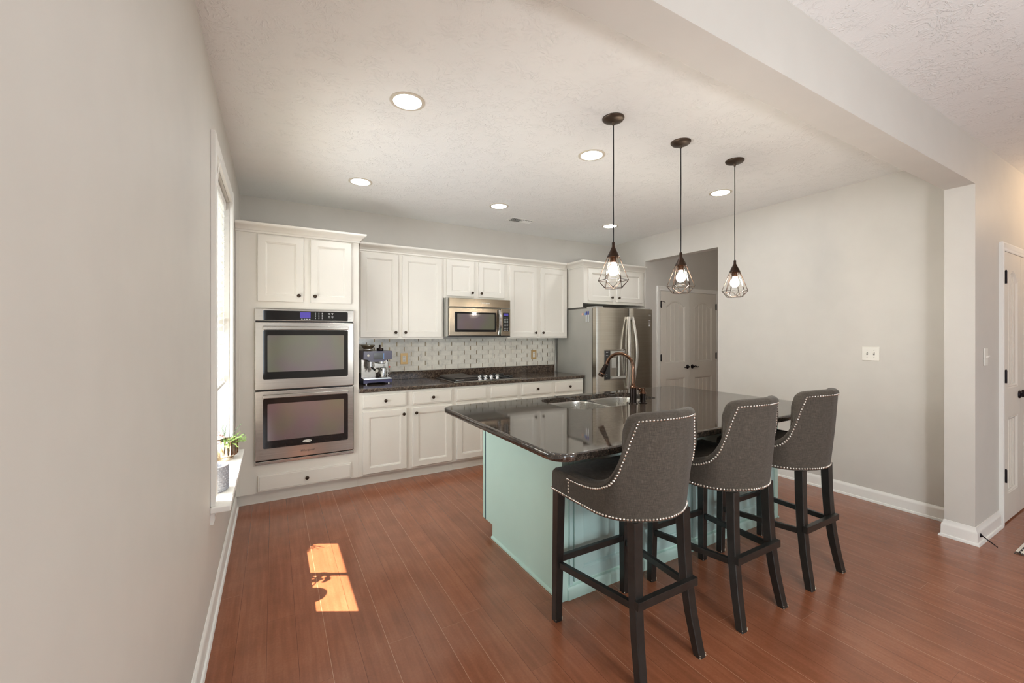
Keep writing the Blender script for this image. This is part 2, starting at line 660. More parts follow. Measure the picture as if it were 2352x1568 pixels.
def cab_drawer(x0, x1, z0, z1, yface, parent, kx=None, kz=None, name='drawer'):
    mb = MB()
    ring_panel(mb, x0, x1, z0, z1, DRAWER_RINGS, front(yface - 0.02))
    d = mb.build(name, M['cabinet'], parent, 20)
    if kx is not None:
        knob(kx, kz, yface - 0.02, d)
    return d


# ------------------------------------------------------------------ room shell
XE, YR = 7.6, -4.5            # far ends of the house parts the picture can see into
OPEN_Y0, OPEN_Y1, OPEN_Z = 2.976, 4.050, 2.420
WY0, WY1, WZ0, WZ1 = 2.61, 3.55, 0.57, 2.35   # left window opening

struct(MB().box(-0.25, XE, YR, YB + 0.15, -0.10, 0.0).build('floor', M['floor']))
struct(MB().box(-0.25, XE, YR, YB + 0.15, H, H + 0.10).build('ceiling', M['ceiling']))

mb = MB()
mb.box(-0.25, 0, YR, -2.90, 0, H)
mb.box(-0.25, 0, -2.90, -0.90, 0, 0.50)
mb.box(-0.25, 0, -2.90, -0.90, 2.30, H)
mb.box(-0.25, 0, -0.90, WY0, 0, H)
mb.box(-0.25, 0, WY1, YB + 0.15, 0, H)
mb.box(-0.25, 0, WY0, WY1, 0, WZ0 - 0.03)
mb.box(-0.25, 0, WY0, WY1, WZ1, H)
struct(mb.build('wall_left', M['wall']))
w2 = thing('added_side_window', (0, -1.9, 0.5), None, None)  # unseen window added around the side fill
struct(w2)
mb = MB()
mb.box(-0.19, -0.15, -2.90, -2.84, 0.50, 2.30)
mb.box(-0.19, -0.15, -0.96, -0.90, 0.50, 2.30)
mb.box(-0.19, -0.15, -2.84, -0.96, 0.50, 0.56)
mb.box(-0.19, -0.15, -2.84, -0.96, 2.24, 2.30)
mb.build('window_frame', M['trim'], w2)
MB().box(-0.135, -0.130, -2.89, -0.91, 0.51, 2.29).build('added_sun_blocker', M['trim'], w2)  # opaque sheet added to keep the sun out of this opening
struct(MB().box(0, XR + 0.12, YB, YB + 0.15, 0, H).build('wall_back', M['wall']))
mb = MB()
mb.box(XR, XR + 0.12, 1.04, OPEN_Y0, 0, H)
mb.box(XR, XR + 0.12, OPEN_Y0, OPEN_Y1, OPEN_Z, H)
mb.box(XR, XR + 0.12, OPEN_Y1, YB, 0, H)
struct(mb.build('wall_right', M['wall']))
struct(MB().box(XR + 0.12, XE, 4.05, 4.17, 0, H).build('wall_pantry', M['wall']))
struct(MB().box(4.385, XE, 0.89, 1.04, 0, H).build('wall_hall', M['wall']))
struct(MB().box(0, 4.385, 0.89, 1.04, 2.440, H).build('ceiling_beam', M['wall']))
struct(MB().box(XE, XE + 0.12, YR, YB, 0, H).build('wall_far', M['wall']))
mb = MB()
mb.box(-0.25, 2.45, YR - 0.15, YR, 0, H)
mb.box(5.55, XE, YR - 0.15, YR, 0, H)
mb.box(2.45, 5.55, YR - 0.15, YR, 2.36, H)
mb.box(2.45, 5.55, YR - 0.15, YR, 0, 0.34)
struct(mb.build('wall_rear', M['wall']))


def base_profile(h=0.105):
    return [(0, 0), (0.026, 0), (0.026, 0.006), (0.022, 0.016), (0.015, 0.019), (0.014, 0.078), (0.012, 0.090), (0.006, 0.098), (0.004, h), (0, h)]


mb = MB().prism(base_profile(), lambda u, v, a: (u, a, v), YR, YF + 0.02)
struct(mb.build('baseboard_left', M['trim']))
mb = MB().prism(base_profile(), lambda u, v, a: (XR - u, a, v), 1.04, OPEN_Y0)
struct(mb.build('baseboard_right', M['trim']))
# column: the free end of the hall wall, mitred baseboard round its two seen sides
mb = MB()
lp = []
for u, v in base_profile(0.118):
    lp.append([(4.385 - u, 1.04 + u, v), (4.385 - u, 0.89 - u, v), (4.93, 0.89 - u, v)])
mb.loops([[p[i] for p in lp] for i in range(3)], True, True)
struct(mb.build('baseboard_column', M['trim']))
mb = MB().prism(base_profile(), lambda u, v, a: (a, 4.05 - u, v), XR + 0.0, 4.91)
struct(mb.build('baseboard_pantry', M['trim']))


# ------------------------------------------------------------------ interior doors
def door_leaf(mb, x0, x1, z0, z1, yf, stile=0.10):
    """two beadboard panels, the upper one with an arched head; faces -Y"""
    fn = front(yf)
    D = 0.011
    mb.box(x0, x1, yf + D, yf + 0.0145, z0, z1)
    a, b = x0 + stile, x1 - stile
    c1, d1 = z0 + 0.20, z0 + 0.78
    c2, d2 = z0 + 1.00, z1 - 0.13
    arch = 0.075
    mb.box(x0, a, yf, yf + D, z0, z1)
    mb.box(b, x1, yf, yf + D, z0, z1)
    mb.box(a, b, yf, yf + D, z0, c1)
    mb.box(a, b, yf, yf + D, d1, c2)

    def outline(ins, zc, zd, ar):
        A, B, C, Dz = a + ins, b - ins, zc + ins, zd - ins
        pts = [(A, C), (B, C)]
        N = 14
        for i in range(N + 1):
            t = i / N
            x = B + (A - B) * t
            s = math.sin(PI * min(max((t - 0.04) / 0.92, 0), 1)) ** 0.8 if ar else 0
            pts.append((x, Dz - ar + ar * s))
        return pts
    top = outline(0, c2, d2, arch)[2:]
    mb.prism([(a, z1), (b, z1)][::-1] + top[::-1], fn, 0, D)
    for zc, zd, ar in ((c1, d1, 0), (c2, d2, arch)):
        lps = []
        for ins, d in ((0, 0), (0.006, 0.004), (0.012, 0.002), (0.022, 0.0095), (0.026, 0.0105)):
            lps.append([fn(u, v, d) for u, v in outline(ins, zc, zd, ar)])
        mb.loops(lps)
        nb = 4
        for k in range(1, nb):
            x = a + 0.026 + (b - a - 0.052) * k / nb
            frac = (x - a) / (b - a)
            zt = zd - ar + (ar * math.sin(PI * frac) ** 0.8 if ar else 0) - 0.026
            mb.box(x - 0.004, x + 0.004, yf + D - 0.004, yf + D, zc + 0.026, zt)
    return mb


def casing(mb, x0, x1, zt, yw, w=0.062):
    """three-sided casing on a wall face at y=yw"""
    prof = [(0, 0.0), (0, 0.016), (0.008, 0.019), (0.020, 0.018), (0.030, 0.022), (w - 0.010, 0.024), (w, 0.020), (w, 0.0)]
    lps = []
    for u, d in prof:
        lps.append([(x0 - u, yw - d, 0), (x0 - u, yw - d, zt + u), (x1 + u, yw - d, zt + u), (x1 + u, yw - d, 0)])
    mb.loops([[p[i] for p in lps] for i in range(4)], True, True)


def lever(x, z, yf, side, parent):
    mb = MB()
    mb.lathe([(0.030, 0), (0.031, 0.006), (0.026, 0.012), (0.012, 0.016), (0.011, 0.034)], (x, yf, z), (0, -1, 0), 20, True, True)
    pts = [(x + side * t, yf - 0.036, z + 0.008 * math.sin(t * 55)) for t in [i * 0.011 for i in range(11)]]
    mb.tube(pts, [0.010, 0.010, 0.009, 0.0085, 0.008, 0.0078, 0.0075, 0.007, 0.0065, 0.006, 0.004], 10)
    return mb.build('lever_handle', M['hinge'], parent, 50)


def hinge(x, z, yf, parent, latch=False):
    mb = MB()
    mb.box(x - 0.011, x + 0.011, yf - 0.004, yf + 0.002, z - 0.046, z + 0.046)
    mb.lathe([(0.006, -0.05), (0.0065, -0.045), (0.0065, 0.045), (0.003, 0.052)], (x, yf - 0.007, z), (0, 0, 1), 10, True, True)
    if latch:
        mb.tube([(x, yf - 0.008, z + 0.040), (x + 0.03, yf - 0.012, z + 0.042), (x + 0.055, yf - 0.03, z + 0.030)], 0.004, 8)
    return mb.build('hinge', M['hinge'], parent)


DL = [('door_1', 4.978, 6.222, 4.05, 2.035, 0.622), ('door_2', 5.006, 5.926, 0.89, 2.045, 0.46)]
for name, x0, x1, yw, zt, leaf in DL:
    root = thing(name, (x0, yw, 0), None, None)
    struct(root)
    mb = MB()
    casing(mb, x0 - 0.004, x1 + 0.004, zt, yw)
    mb.build('casing', M['trim'], root, 20)
    for k in range(2):
        a = x0 + leaf * k + 0.002
        mb = MB()
        door_leaf(mb, a, a + leaf - 0.004, 0.012, zt - 0.004, yw - 0.015, 0.085 if leaf < 0.5 else 0.105)
        lf = mb.build('door_leaf', M['door'], root, 25)
        inner = a + leaf - 0.055 if k == 0 else a + 0.05
        lever(inner, 0.945, yw - 0.015, -1 if (k == 0 and leaf > 0.5) else 1, lf)
        hx = a + 0.004 if k == 0 else a + leaf - 0.008
        for hz in ((1.84, 1.09, 0.28) if leaf > 0.5 else (1.85, 1.107, 0.365)):
            hinge(hx, hz, yw - 0.015, lf, latch=(leaf > 0.5 and k == 0 and hz > 1.5))

# ------------------------------------------------------------------ left window, blind, sill
win = thing('window_1', (0, 3.08, WZ0), None, None)
struct(win)
mb = MB()
fx0, fx1 = -0.155, -0.095
for z0, z1 in ((WZ0, WZ0 + 0.05), (WZ1 - 0.05, WZ1)):
    mb.box(fx0, fx1, WY0, WY1, z0, z1, 0.004)
for y0, y1 in ((WY0, WY0 + 0.045), (WY1 - 0.045, WY1)):
    mb.box(fx0, fx1, y0, y1, WZ0, WZ1, 0.004)
mb.box(fx0 + 0.01, fx1 + 0.005, WY0, WY1, 1.44, 1.49, 0.003)
mb.build('window_frame', M['trim'], win)
mb = MB()
mb.box(fx0 + 0.02, fx1 - 0.015, 3.055, 3.078, WZ0 + 0.05, WZ1 - 0.05)
mb.build('muntin', M['trim'], win)
MB().box(-0.130, -0.126, WY0 + 0.03, WY1 - 0.03, WZ0 + 0.03, WZ1 - 0.03).build('window_pane', M['pane'], win)
mb = MB()
cw, ct = 0.085, 0.022
mb.box(0.0, ct, WY0 - cw, WY0 - 0.004, WZ0, WZ1 + cw, 0.003)
mb.box(0.0, ct, WY1 + 0.004, WY1 + cw, WZ0, WZ1 + cw, 0.003)
mb.box(0.0, ct - 0.002, WY0 - 0.004, WY1 + 0.004, WZ1 + 0.004, WZ1 + cw, 0.003)
mb.build('casing', M['trim'], win)
mb = MB()
mb.box(-0.10, 0.0, WY0, WY1, WZ0 - 0.03, WZ0)
mb.box(0.0, 0.085, WY0 - cw - 0.02, WY1 + cw + 0.05, WZ0 - 0.03, WZ0, 0.006, 3)
mb.prism([(0, 0), (0.012, 0), (0.018, 0.02), (0.018, 0.05), (0.03, 0.06), (0, 0.06)], lambda u, v, a: (u, a, WZ0 - 0.09 + v), WY0 - cw, WY1 + cw)
mb.build('window_sill', M['trim'], win, 25)

bl = thing('window_blind', (-0.045, 3.08, 1.1), 'white two-inch slat blind pulled half down in the left wall window', 'blind')
mb = MB().box(-0.078, -0.018, WY0 + 0.006, WY1 - 0.006, WZ1 - 0.055, WZ1 - 0.002, 0.003)
mb.build('headrail', M['trim'], bl)
mb = MB()
nsl = 27
for i in range(nsl):
    z = 1.122 + i * (2.275 - 1.122) / (nsl - 1)
    c = -0.046
    tl = math.radians(24)
    dx, dz = 0.024 * math.cos(tl), 0.024 * math.sin(tl)
    y0, y1 = WY0 + 0.012, WY1 - 0.012
    mb.hexa([(c - dx, y0, z - dz), (c + dx, y0, z + dz), (c + dx, y1, z + dz), (c - dx, y1, z - dz)],
            [(c - dx, y0, z - dz + 0.0028), (c + dx, y0, z + dz + 0.0028), (c + dx, y1, z + dz + 0.0028), (c - dx, y1, z - dz + 0.0028)])
mb.build('slats', M['blind'], bl)
mb = MB().box(-0.072, -0.020, WY0 + 0.012, WY1 - 0.012, 1.078, 1.098, 0.004)
mb.build('bottom_rail', M['trim'], bl)
mb = MB()
for y in (WY0 + 0.14, 3.08, WY1 - 0.14):
    for x in (-0.0205, -0.0715):
        mb.tube([(x, y, 1.09), (x, y, 2.30)], 0.0011, 5)
mb.build('ladder_cord', M['white'], bl)
mb = MB().tube([(-0.012, WY0 + 0.07, 2.29), (-0.010, WY0 + 0.07, 1.55), (-0.010, WY0 + 0.068, 1.50)], [0.004, 0.004, 0.0065], 6)
mb.build('tilt_wand', M['white'], bl)
hk = MB()
hk.tube([(0.026, 2.565, 2.20), (0.030, 2.565, 2.26), (0.036, 2.572, 2.295), (0.040, 2.585, 2.315), (0.038, 2.598, 2.325), (0.034, 2.602, 2.312)], 0.0022, 6)
hk.box(0.022, 0.027, 2.556, 2.574, 2.17, 2.23)
tag(hk.build('curtain_hook', M['trim']), 'small white wire hook on the near window casing above the blind', 'hook')

# plants on the sill
pot = thing('potted_fern', (-0.015, 3.43, WZ0), 'fluted silver glass pot of feathery fern at the far end of the sill', 'plant')
mb = MB()
lps = []
for r, z in ((0.050, 0.0), (0.050, 0.022), (0.046, 0.026), (0.068, 0.032), (0.074, 0.045), (0.074, 0.135), (0.070, 0.135), (0.068, 0.11)):
    N = 72
    fl = 0.0016 if 0.03 < z < 0.14 and r > 0.069 else 0
    lps.append([(-0.015 + (r + (fl if i % 3 == 0 else -fl)) * math.cos(2 * PI * i / N), 3.43 + (r + (fl if i % 3 == 0 else -fl)) * math.sin(2 * PI * i / N), WZ0 + z) for i in range(N)])
mb.loops(lps, True, False)
mb.build('pot', M['mercury'], pot, 30)
MB().lathe([(0.0, 0.112), (0.068, 0.112)], (-0.015, 3.43, WZ0), (0, 0, 1), 20).build('soil', M['soil'], pot)


def sprig(mb, base, d, length, leaf=0.014, n=16):
    p = Vector(base)
    d = Vector(d).normalized()
    pts = [p.copy()]
    for i in range(n):
        d = (d + Vector((random.uniform(-.10, .10), random.uniform(-.10, .10), -0.055))).normalized()
        p = p + d * length / n
        pts.append(p.copy())
    mb.tube(pts, 0.0013, 5)
    for i in range(3, n + 1):
        for s in (-1, 1):
            side = d.cross(Vector((0, 0, 1)))
            side = side.normalized() if side.length > .01 else Vector((1, 0, 0))
            q = pts[i] + side * s * leaf * random.uniform(.6, 1.1) + Vector((0, 0, random.uniform(-.004, .008)))
            mid = (pts[i] + q) / 2
            w = d * leaf * 0.24
            vs4 = [mb.bm.verts.new(v) for v in (pts[i], mid + w, q, mid - w)]
            mb.bm.faces.new(vs4)


mb = MB()
for k in range(30):
    a = random.uniform(-2.3, 0.7)
    r_ = random.uniform(0.01, 0.05)
    sprig(mb, (-0.01 + r_ * math.cos(a), 3.42 + r_ * math.sin(a), WZ0 + 0.115), (math.cos(a) * 0.7, math.sin(a) * 0.7, random.uniform(.1, .9)), random.uniform(.06, .105), 0.010, 12)
mb.build('fern_fronds', M['leaf'], pot, 60, False)
mb = MB()
for k in range(6):
    a = random.uniform(0, 2 * PI)
    sprig(mb, (-0.015 + 0.02 * math.cos(a), 3.43 + 0.02 * math.sin(a), WZ0 + 0.112), (0.25 + math.cos(a) * 0.2, -0.2 + math.sin(a) * .2, 1.3), random.uniform(.11, .15), 0.008)
mb.build('dark_sprigs', M['dark_leaf'], pot, 60, False)

pot = thing('flower_pot', (-0.012, 2.775, WZ0), 'grey scale-textured ceramic pot with pink flower at the near end of the sill', 'plant')
mb = MB()
CX, CY, R0 = -0.012, 2.775, 0.068
mb.lathe([(0.058, 0.0), (0.064, 0.006), (0.067, 0.02), (R0, 0.07), (R0, 0.138), (R0 - 0.004, 0.141), (R0 - 0.008, 0.138), (R0 - 0.010, 0.09), (0, 0.09)], (CX, CY, WZ0), (0, 0, 1), 40, True)
for rw in range(9):
    for k in range(22):
        a = 2 * PI * (k + 0.5 * (rw % 2)) / 22
        z = 0.012 + rw * 0.0142
        mb.ball((CX + (R0 - 0.0045) * math.cos(a), CY + (R0 - 0.0045) * math.sin(a), WZ0 + z), 0.0088, (0.9, 0.9, 0.68), 10, 6)
mb.build('pot', M['grey_pot'], pot, 40)
mb = MB().tube([(CX - 0.015, CY + 0.01, WZ0 + 0.09), (CX - 0.006, CY + 0.10, WZ0 + 0.15), (CX - 0.003, CY + 0.19, WZ0 + 0.215)], 0.004, 7)
mb.build('flower_stem', M['stem'], pot)
mb = MB()
for k in range(46):
    a, b = random.uniform(0, 2 * PI), random.uniform(-1, 1)
    rr = 0.050 * (0.75 + 0.3 * random.random())
    mb.ball((CX - 0.028 + rr * math.cos(a) * math.sqrt(1 - b * b), CY + 0.20 + rr * math.sin(a) * math.sqrt(1 - b * b), WZ0 + 0.250 + rr * b), 0.012, (1, 1, 0.6), 7, 5)
mb.build('pink_blossom', M['pink'], pot, 60)

# ------------------------------------------------------------------ oven tower
TX0, TX1 = 0.002, 0.956


def crown(mb, x0, x1, z, yf, ret=None, left_ret=None):
    prof = [(0, 0.0), (0.008, 0.002), (0.010, 0.016), (0.016, 0.020), (0.022, 0.032), (0.036, 0.046), (0.052, 0.054), (0.058, 0.062), (0.060, 0.074), (0.060, 0.078), (0, 0.078)]
    loops = []
    for u, v in prof:
        lp = []
        if left_ret is not None:
            lp.append((x0 - u, left_ret, z + v))
            lp.append((x0 - u, yf - u, z + v))
        else:
            lp.append((x0, yf - u, z + v))
        if ret is not None:
            lp.append((x1 + u, yf - u, z + v))
            lp.append((x1 + u, ret, z + v))
        else:
            lp.append((x1, yf - u, z + v))
        loops.append(lp)
    n = len(loops[0])
    mb.loops([[p[i] for p in loops] for i in range(n)], True, True)


tw = thing('oven_cabinet', (0.5, YF, 0), 'tall white oven tower cabinet between the window wall and the counter', 'cabinet')
mb = MB()
mb.box(TX0, TX1, YF, YB - 0.002, 0.10, 0.335)
mb.box(TX0, 0.14, YF, YB - 0.002, 0.335, 1.64)
mb.box(0.905, TX1, YF, YB - 0.002, 0.335, 1.64)
mb.box(TX0, TX1, YF, YB - 0.002, 1.64, 2.32)
mb.build('body', M['cabinet'], tw)
MB().box(TX0, TX1, YF + 0.05, YF + 0.07, 0.0, 0.10).build('toe_kick', M['cabinet'], tw)
mb = MB()
crown(mb, TX0, TX1, 2.262, YF, ret=YB - 0.3)
mb.build('crown_molding', M['cabinet'], tw, 25)
MB().box(TX0, 0.030, YF - 0.006, YF, 0.10, 2.262, 0.002).build('filler_strip', M['cabinet'], tw)
cab_door(0.155, 0.498, 1.697, 2.252, YF, tw, 0.461, 1.752)
cab_door(0.552, 0.890, 1.697, 2.252, YF, tw, 0.587, 1.752)
cab_drawer(0.158, 0.890, 0.112, 0.248, YF, tw, 0.525, 0.178)

ov = thing('double_oven', (0.523, YF, 0.335), 'stainless double wall oven with two dark glass doors set in the tower', 'oven')
OX0, OX1 = 0.136, 0.909
mb = MB()
mb.box(0.145, 0.90, YF + 0.002, YF + 0.50, 0.34, 1.635)
mb.build('oven_body', M['black'], ov)
mb = MB().box(OX0, OX1, YF - 0.022, YF - 0.001, 0.337, 0.362, 0.003)
mb.build('bottom_trim', M['steel'], ov)
mb = MB().box(OX0, OX1, YF - 0.022, YF - 0.001, 1.535, 1.637, 0.004)
cp = mb.build('control_panel', M['steel'], ov)
mb = MB()
MB().box(0.470, 0.552, YF - 0.0262, YF - 0.024, 1.560, 1.612).build('display', M['display'], cp)
mb = MB()
mb.prism(rrect(0.195, 0.858, 1.541, 1.621, 0.01), front(YF - 0.0245), 0, 0.004)
mb.mark(0)
for i in range(3):
    for j in range(4):
        mb.box(0.588 + i * 0.027, 0.594 + i * 0.027, YF - 0.0258, YF - 0.024, 1.556 + j * 0.016, 1.561 + j * 0.016)
for i in range(2):
    for j in range(2):
        mb.box(0.694 + i * 0.026, 0.710 + i * 0.026, YF - 0.0258, YF - 0.024, 1.574 + j * 0.030, 1.578 + j * 0.030)
        mb.box(0.699 + i * 0.026, 0.705 + i * 0.026, YF - 0.0258, YF - 0.024, 1.564 + j * 0.030, 1.569 + j * 0.030)
for i in range(4):
    mb.box(0.478 + i * 0.020, 0.490 + i * 0.020, YF - 0.0258, YF - 0.024, 1.550, 1.555)
mb.mark(1)
mb.build('control_glass', [M['black_gloss'], M['legend']], cp)


def oven_door(z0, z1, gz0, gz1, badge=False):
    mb = MB()
    mb.box(OX0, OX1, YF - 0.038, YF - 0.002, z0, z1, 0.006, 3)
    d = mb.build('oven_door', M['steel'], ov)
    mb = MB().prism(rrect(0.195, 0.857, gz0, gz1, 0.014), front(YF - 0.0405), 0, 0.004)
    g = mb.build('glass', M['black_gloss'], d)
    mb = MB().prism(rrect(0.228, 0.822, gz0 + (0.062 if badge else 0.062), gz1 - 0.045, 0.006), front(YF - 0.0415), 0, 0.0015)
    mb.build('window', M['oven_glass'], d)
    mb = MB()
    mb.box(0.193, 0.859, YF - 0.062, YF - 0.046, gz1 + 0.003, gz1 + 0.032, 0.005, 3)
    mb.box(0.200, 0.225, YF - 0.048, YF - 0.036, gz1 + 0.006, gz1 + 0.029, 0.002)
    mb.box(0.827, 0.852, YF - 0.048, YF - 0.036, gz1 + 0.006, gz1 + 0.029, 0.002)
    mb.build('handle', M['steel'], d)
    return d


oven_door(0.958, 1.524, 1.045, 1.458)
d = oven_door(0.372, 0.948, 0.470, 0.886, True)
mb = MB().lathe([(1.0, 0.0), (1.0, 0.001), (0.0, 0.001)], (0, 0, 0), (0, -1, 0), 28, True)
for v in mb.bm.verts:
    v.co = Vector((0.525 + v.co.x * 0.036, YF - 0.0405 + v.co.y, 0.500 + v.co.z * 0.0115))
b = mb.build('badge', M['ivory'], d)
text('badge_lettering', 'AQUALIFT', 0.0125, (0.525, YF - 0.042, 0.500), (PI / 2, 0, 0), M['black'], d)
text('logo', 'Whirlpool', 0.026, (0.525, YF - 0.0385, 0.420), (PI / 2, 0, 0), M['slot'], d, 0.35)


# ------------------------------------------------------------------ base cabinets, countertop
def base_cab(x0, x1, label, cells, knobs_d):
    t = thing('base_cabinet', ((x0 + x1) / 2, YF, 0), label, 'cabinet', 'white base cabinets under the back counter')
    MB().box(x0, x1 - 0.001, YF, YB - 0.002, 0.10, 0.876).build('body', M['cabinet'], t)
    MB().box(x0, x1 - 0.001, YF + 0.05, YF + 0.07, 0.0, 0.10).build('toe_kick', M['cabinet'], t)
    for i, (a, b) in enumerate(cells):
        kn = knobs_d
        cab_drawer(a, b, 0.728, 0.855, YF, t, (a + b) / 2 if kn else None, 0.792, 'drawer' if kn else 'false_drawer')
        kx = b - 0.032 if i == 0 else a + 0.032
        cab_door(a, b, 0.117, 0.700, YF, t, kx, 0.650)
    return t


base_cab(0.957, 1.898, 'white base cabinet beside the oven tower, two drawers over two doors', [(0.990, 1.399), (1.459, 1.870)], True)
base_cab(1.898, 2.688, 'white base cabinet under the cooktop, two knobless drawer fronts', [(1.923, 2.266), (2.319, 2.654)], False)
base_cab(2.688, 3.604, 'white base cabinet nearest the refrigerator, two small drawers with knobs', [(2.711, 3.126), (3.177, 3.590)], True)

ct = thing('countertop', (2.28, 4.37, 0.878), 'brown speckled granite back countertop carrying cooktop and espresso machine', 'countertop')
mb = MB().box(0.958, 3.615, YF - 0.030, YB - 0.002, 0.878, 0.915, 0.008, 3)
mb.build('slab', M['granite_b'], ct)
mb = MB()
mb.box(0.980, 3.62, YB - 0.022, YB - 0.002, 0.915, 1.005, 0.002)
mb.box(0.958, 0.978, YF + 0.16, YB - 0.002, 0.915, 1.005, 0.002)
tag(mb.build('granite_upstand', M['granite_b']), 'low brown granite upstand strip along the foot of the tile backsplash', 'upstand')

bs = thing('tile_backsplash', (2.3, YB, 1.0), 'white marble brick-tile backsplash with thin brass vertical joints', 'backsplash')
MB().box(0.96, 3.640, YB - 0.006, YB - 0.0005, 1.005, 1.372).build('grout', M['grout'], bs)
joints = []
mb = MB()
TW, TH = 0.1635, 0.0545
for r in range(7):
    z0 = 1.008 + r * TH
    z1 = min(z0 + TH - 0.0012, 1.371)
    off = 0.0 if r % 2 == 0 else TW / 2
    k = -1
    while True:
        a = 0.905 + off + k * TW
        b_ = a + TW - 0.008
        if a > 3.64:
            break
        A, B = max(a, 0.962), min(b_, 3.638)
        if B - A > 0.005:
            mb.box(A, B, YB - 0.012, YB - 0.004, z0, z1)
        if 0.962 < b_ and b_ + 0.008 < 3.64:
            joints.append((b_ + 0.001, b_ + 0.007, YB - 0.0125, YB - 0.004, z0 + 0.004, z1 - 0.004))
        k += 1
mb.mark(0)
for j_ in joints:
    mb.box(*j_)
mb.mark(1)
mb.build('tiles', [M['tile'], M['brass']], bs)


def outlet(x, z, label):
    o = thing('wall_outlet', (x, YB - 0.0125, z), label, 'outlet', 'tan outlets on the tile backsplash')
    MB().box(x - 0.041, x + 0.041, YB - 0.019, YB - 0.0125, z - 0.063, z + 0.063, 0.003).build('cover_plate', M['gold'], o)
    mb = MB().box(x - 0.017, x + 0.017, YB - 0.021, YB - 0.0185, z - 0.035, z + 0.035, 0.001).mark(0)
    for s in (-1, 1):
        zz = z + s * 0.019
        mb.box(x - 0.008, x - 0.005, YB - 0.0216, YB - 0.0205, zz - 0.003, zz + 0.006)
        mb.box(x + 0.005, x + 0.008, YB - 0.0216, YB - 0.0205, zz - 0.003, zz + 0.006)
        mb.box(x - 0.002, x + 0.002, YB - 0.0216, YB - 0.0205, zz - 0.010, zz - 0.006)
    mb.mark(1)
    mb.build('receptacle', [M['ivory'], M['slot']], o)


outlet(1.552, 1.145, 'tan outlet plate on the tile beside the espresso machine')
outlet(3.292, 1.150, 'tan outlet plate on the tile nearest the refrigerator')


# ------------------------------------------------------------------ upper cabinets
def upper(x0, x1, z0, label, doors, zd, kz):
    t = thing('upper_cabinet', ((x0 + x1) / 2, YB, z0), label, 'cabinet', 'white wall cabinets above the back counter')
    MB().box(x0, x1 - 0.001, YU, YB - 0.002, z0, 2.30).build('body', M['cabinet'], t)
    for i, (a, b) in enumerate(doors):
        cab_door(a, b, zd, 2.250, YU, t, b - 0.030 if i == 0 else a + 0.030, kz)
    mb = MB()
    crown(mb, max(x0, TX1 + 0.062), min(x1, 3.571), 2.262, YU - 0.0005)
    mb.build('crown_molding', M['cabinet'], t, 25)
    return t


upper(1.000, 1.907, 1.372, 'white wall cabinet with two tall doors beside the oven tower', [(1.026, 1.404), (1.446, 1.884)], 1.391, 1.440)
upper(1.907, 2.722, 1.826, 'short white wall cabinet right above the microwave', [(1.940, 2.274), (2.329, 2.672)], 1.848, 1.893)
upper(2.722, 3.612, 1.372, 'white wall cabinet with two tall doors between microwave and refrigerator', [(2.741, 3.136), (3.188, 3.598)], 1.387, 1.440)
YC = 4.075
t = thing('fridge_cabinet', (4.15, YB, 1.81), 'deep white two-door cabinet above the refrigerator', 'cabinet')
MB().box(3.632, XR - 0.004, YC, YB - 0.002, 1.81, 2.30).build('body', M['cabinet'], t)
cab_door(3.697, 4.112, 1.842, 2.252, YC, t, 4.082, 1.895)
cab_door(4.172, 4.640, 1.842, 2.252, YC, t, 4.205, 1.895)
mb = MB()
crown(mb, 3.632, XR - 0.002, 2.262, YC, left_ret=YU)
mb.build('crown_molding', M['cabinet'], t, 25)
mb = MB().box(3.632, 3.64, YC + 0.02, YB - 0.02, 1.76, 1.81)
mb.build('light_rail', M['cabinet'], t)

# ------------------------------------------------------------------ microwave
YM = 4.285
mw = thing('microwave', (2.31, YB, 1.395), 'stainless over-range microwave under the short cabinet', 'microwave')
MX0, MX1 = 1.932, 2.700
MB().box(1.912, 2.716, YM + 0.03, YB - 0.014, 1.395, 1.824, 0.003).build('case', M['fridge_side'], mw)
MB().box(1.925, 2.705, YM + 0.012, YM + 0.03, 1.388, 1.400).build('underside', M['black'], mw)
mb = MB().box(MX0, MX1, YM, YM + 0.03, 1.725, 1.822, 0.005, 3)
vp = mb.build('vent_panel', M['steel_brown'], mw)
text('logo', 'Whirlpool', 0.026, (2.375, YM - 0.001, 1.776), (PI / 2, 0, 0), M['ivory'], vp, 0.35)
mb = MB()
fn = front(YM)
lps = [[fn(u, v, d) for u, v in rrect(MX0 + i, 2.575 - i, 1.402 + i, 1.718 - i, 0.006, 4)] for i, d in ((0, 0.03), (0, 0.006), (0.006, 0))]
mb.loops(lps, True, True)
dr = mb.build('door', M['steel_brown'], mw, 30)
MB().prism(rrect(1.998, 2.515, 1.448, 1.668, 0.012), front(YM - 0.0025), 0, 0.004).build('glass', M['black_gloss'], dr)
MB().prism(rrect(2.028, 2.490, 1.474, 1.650, 0.008), front(YM - 0.0033), 0, 0.001).build('window', M['oven_glass'], dr)
mb = MB()
pts = []
for i in range(13):
    tt = i / 12
    pts.append((2.548, YM - 0.012 - 0.030 * math.sin(PI * tt), 1.415 + 0.29 * tt))
lps = []
for p in pts:
    lps.append([(p[0] - 0.017, p[1] + 0.006, p[2]), (p[0] - 0.012, p[1] - 0.005, p[2]), (p[0] + 0.012, p[1] - 0.005, p[2]), (p[0] + 0.017, p[1] + 0.006, p[2])])
mb.loops(lps, True, True)
mb.build('handle', M['chrome'], dr, 50)
mb = MB().box(2.577, MX1, YM, YM + 0.03, 1.402, 1.718, 0.005, 3)
kp = mb.build('keypad_panel', M['steel_brown'], mw)
MB().box(2.612, 2.670, YM - 0.004, YM - 0.002, 1.634, 1.664).build('display', M['display'], kp)
mb = MB()
mb.prism(rrect(2.600, 2.682, 1.455, 1.672, 0.006), front(YM - 0.0025), 0, 0.004).mark(0)
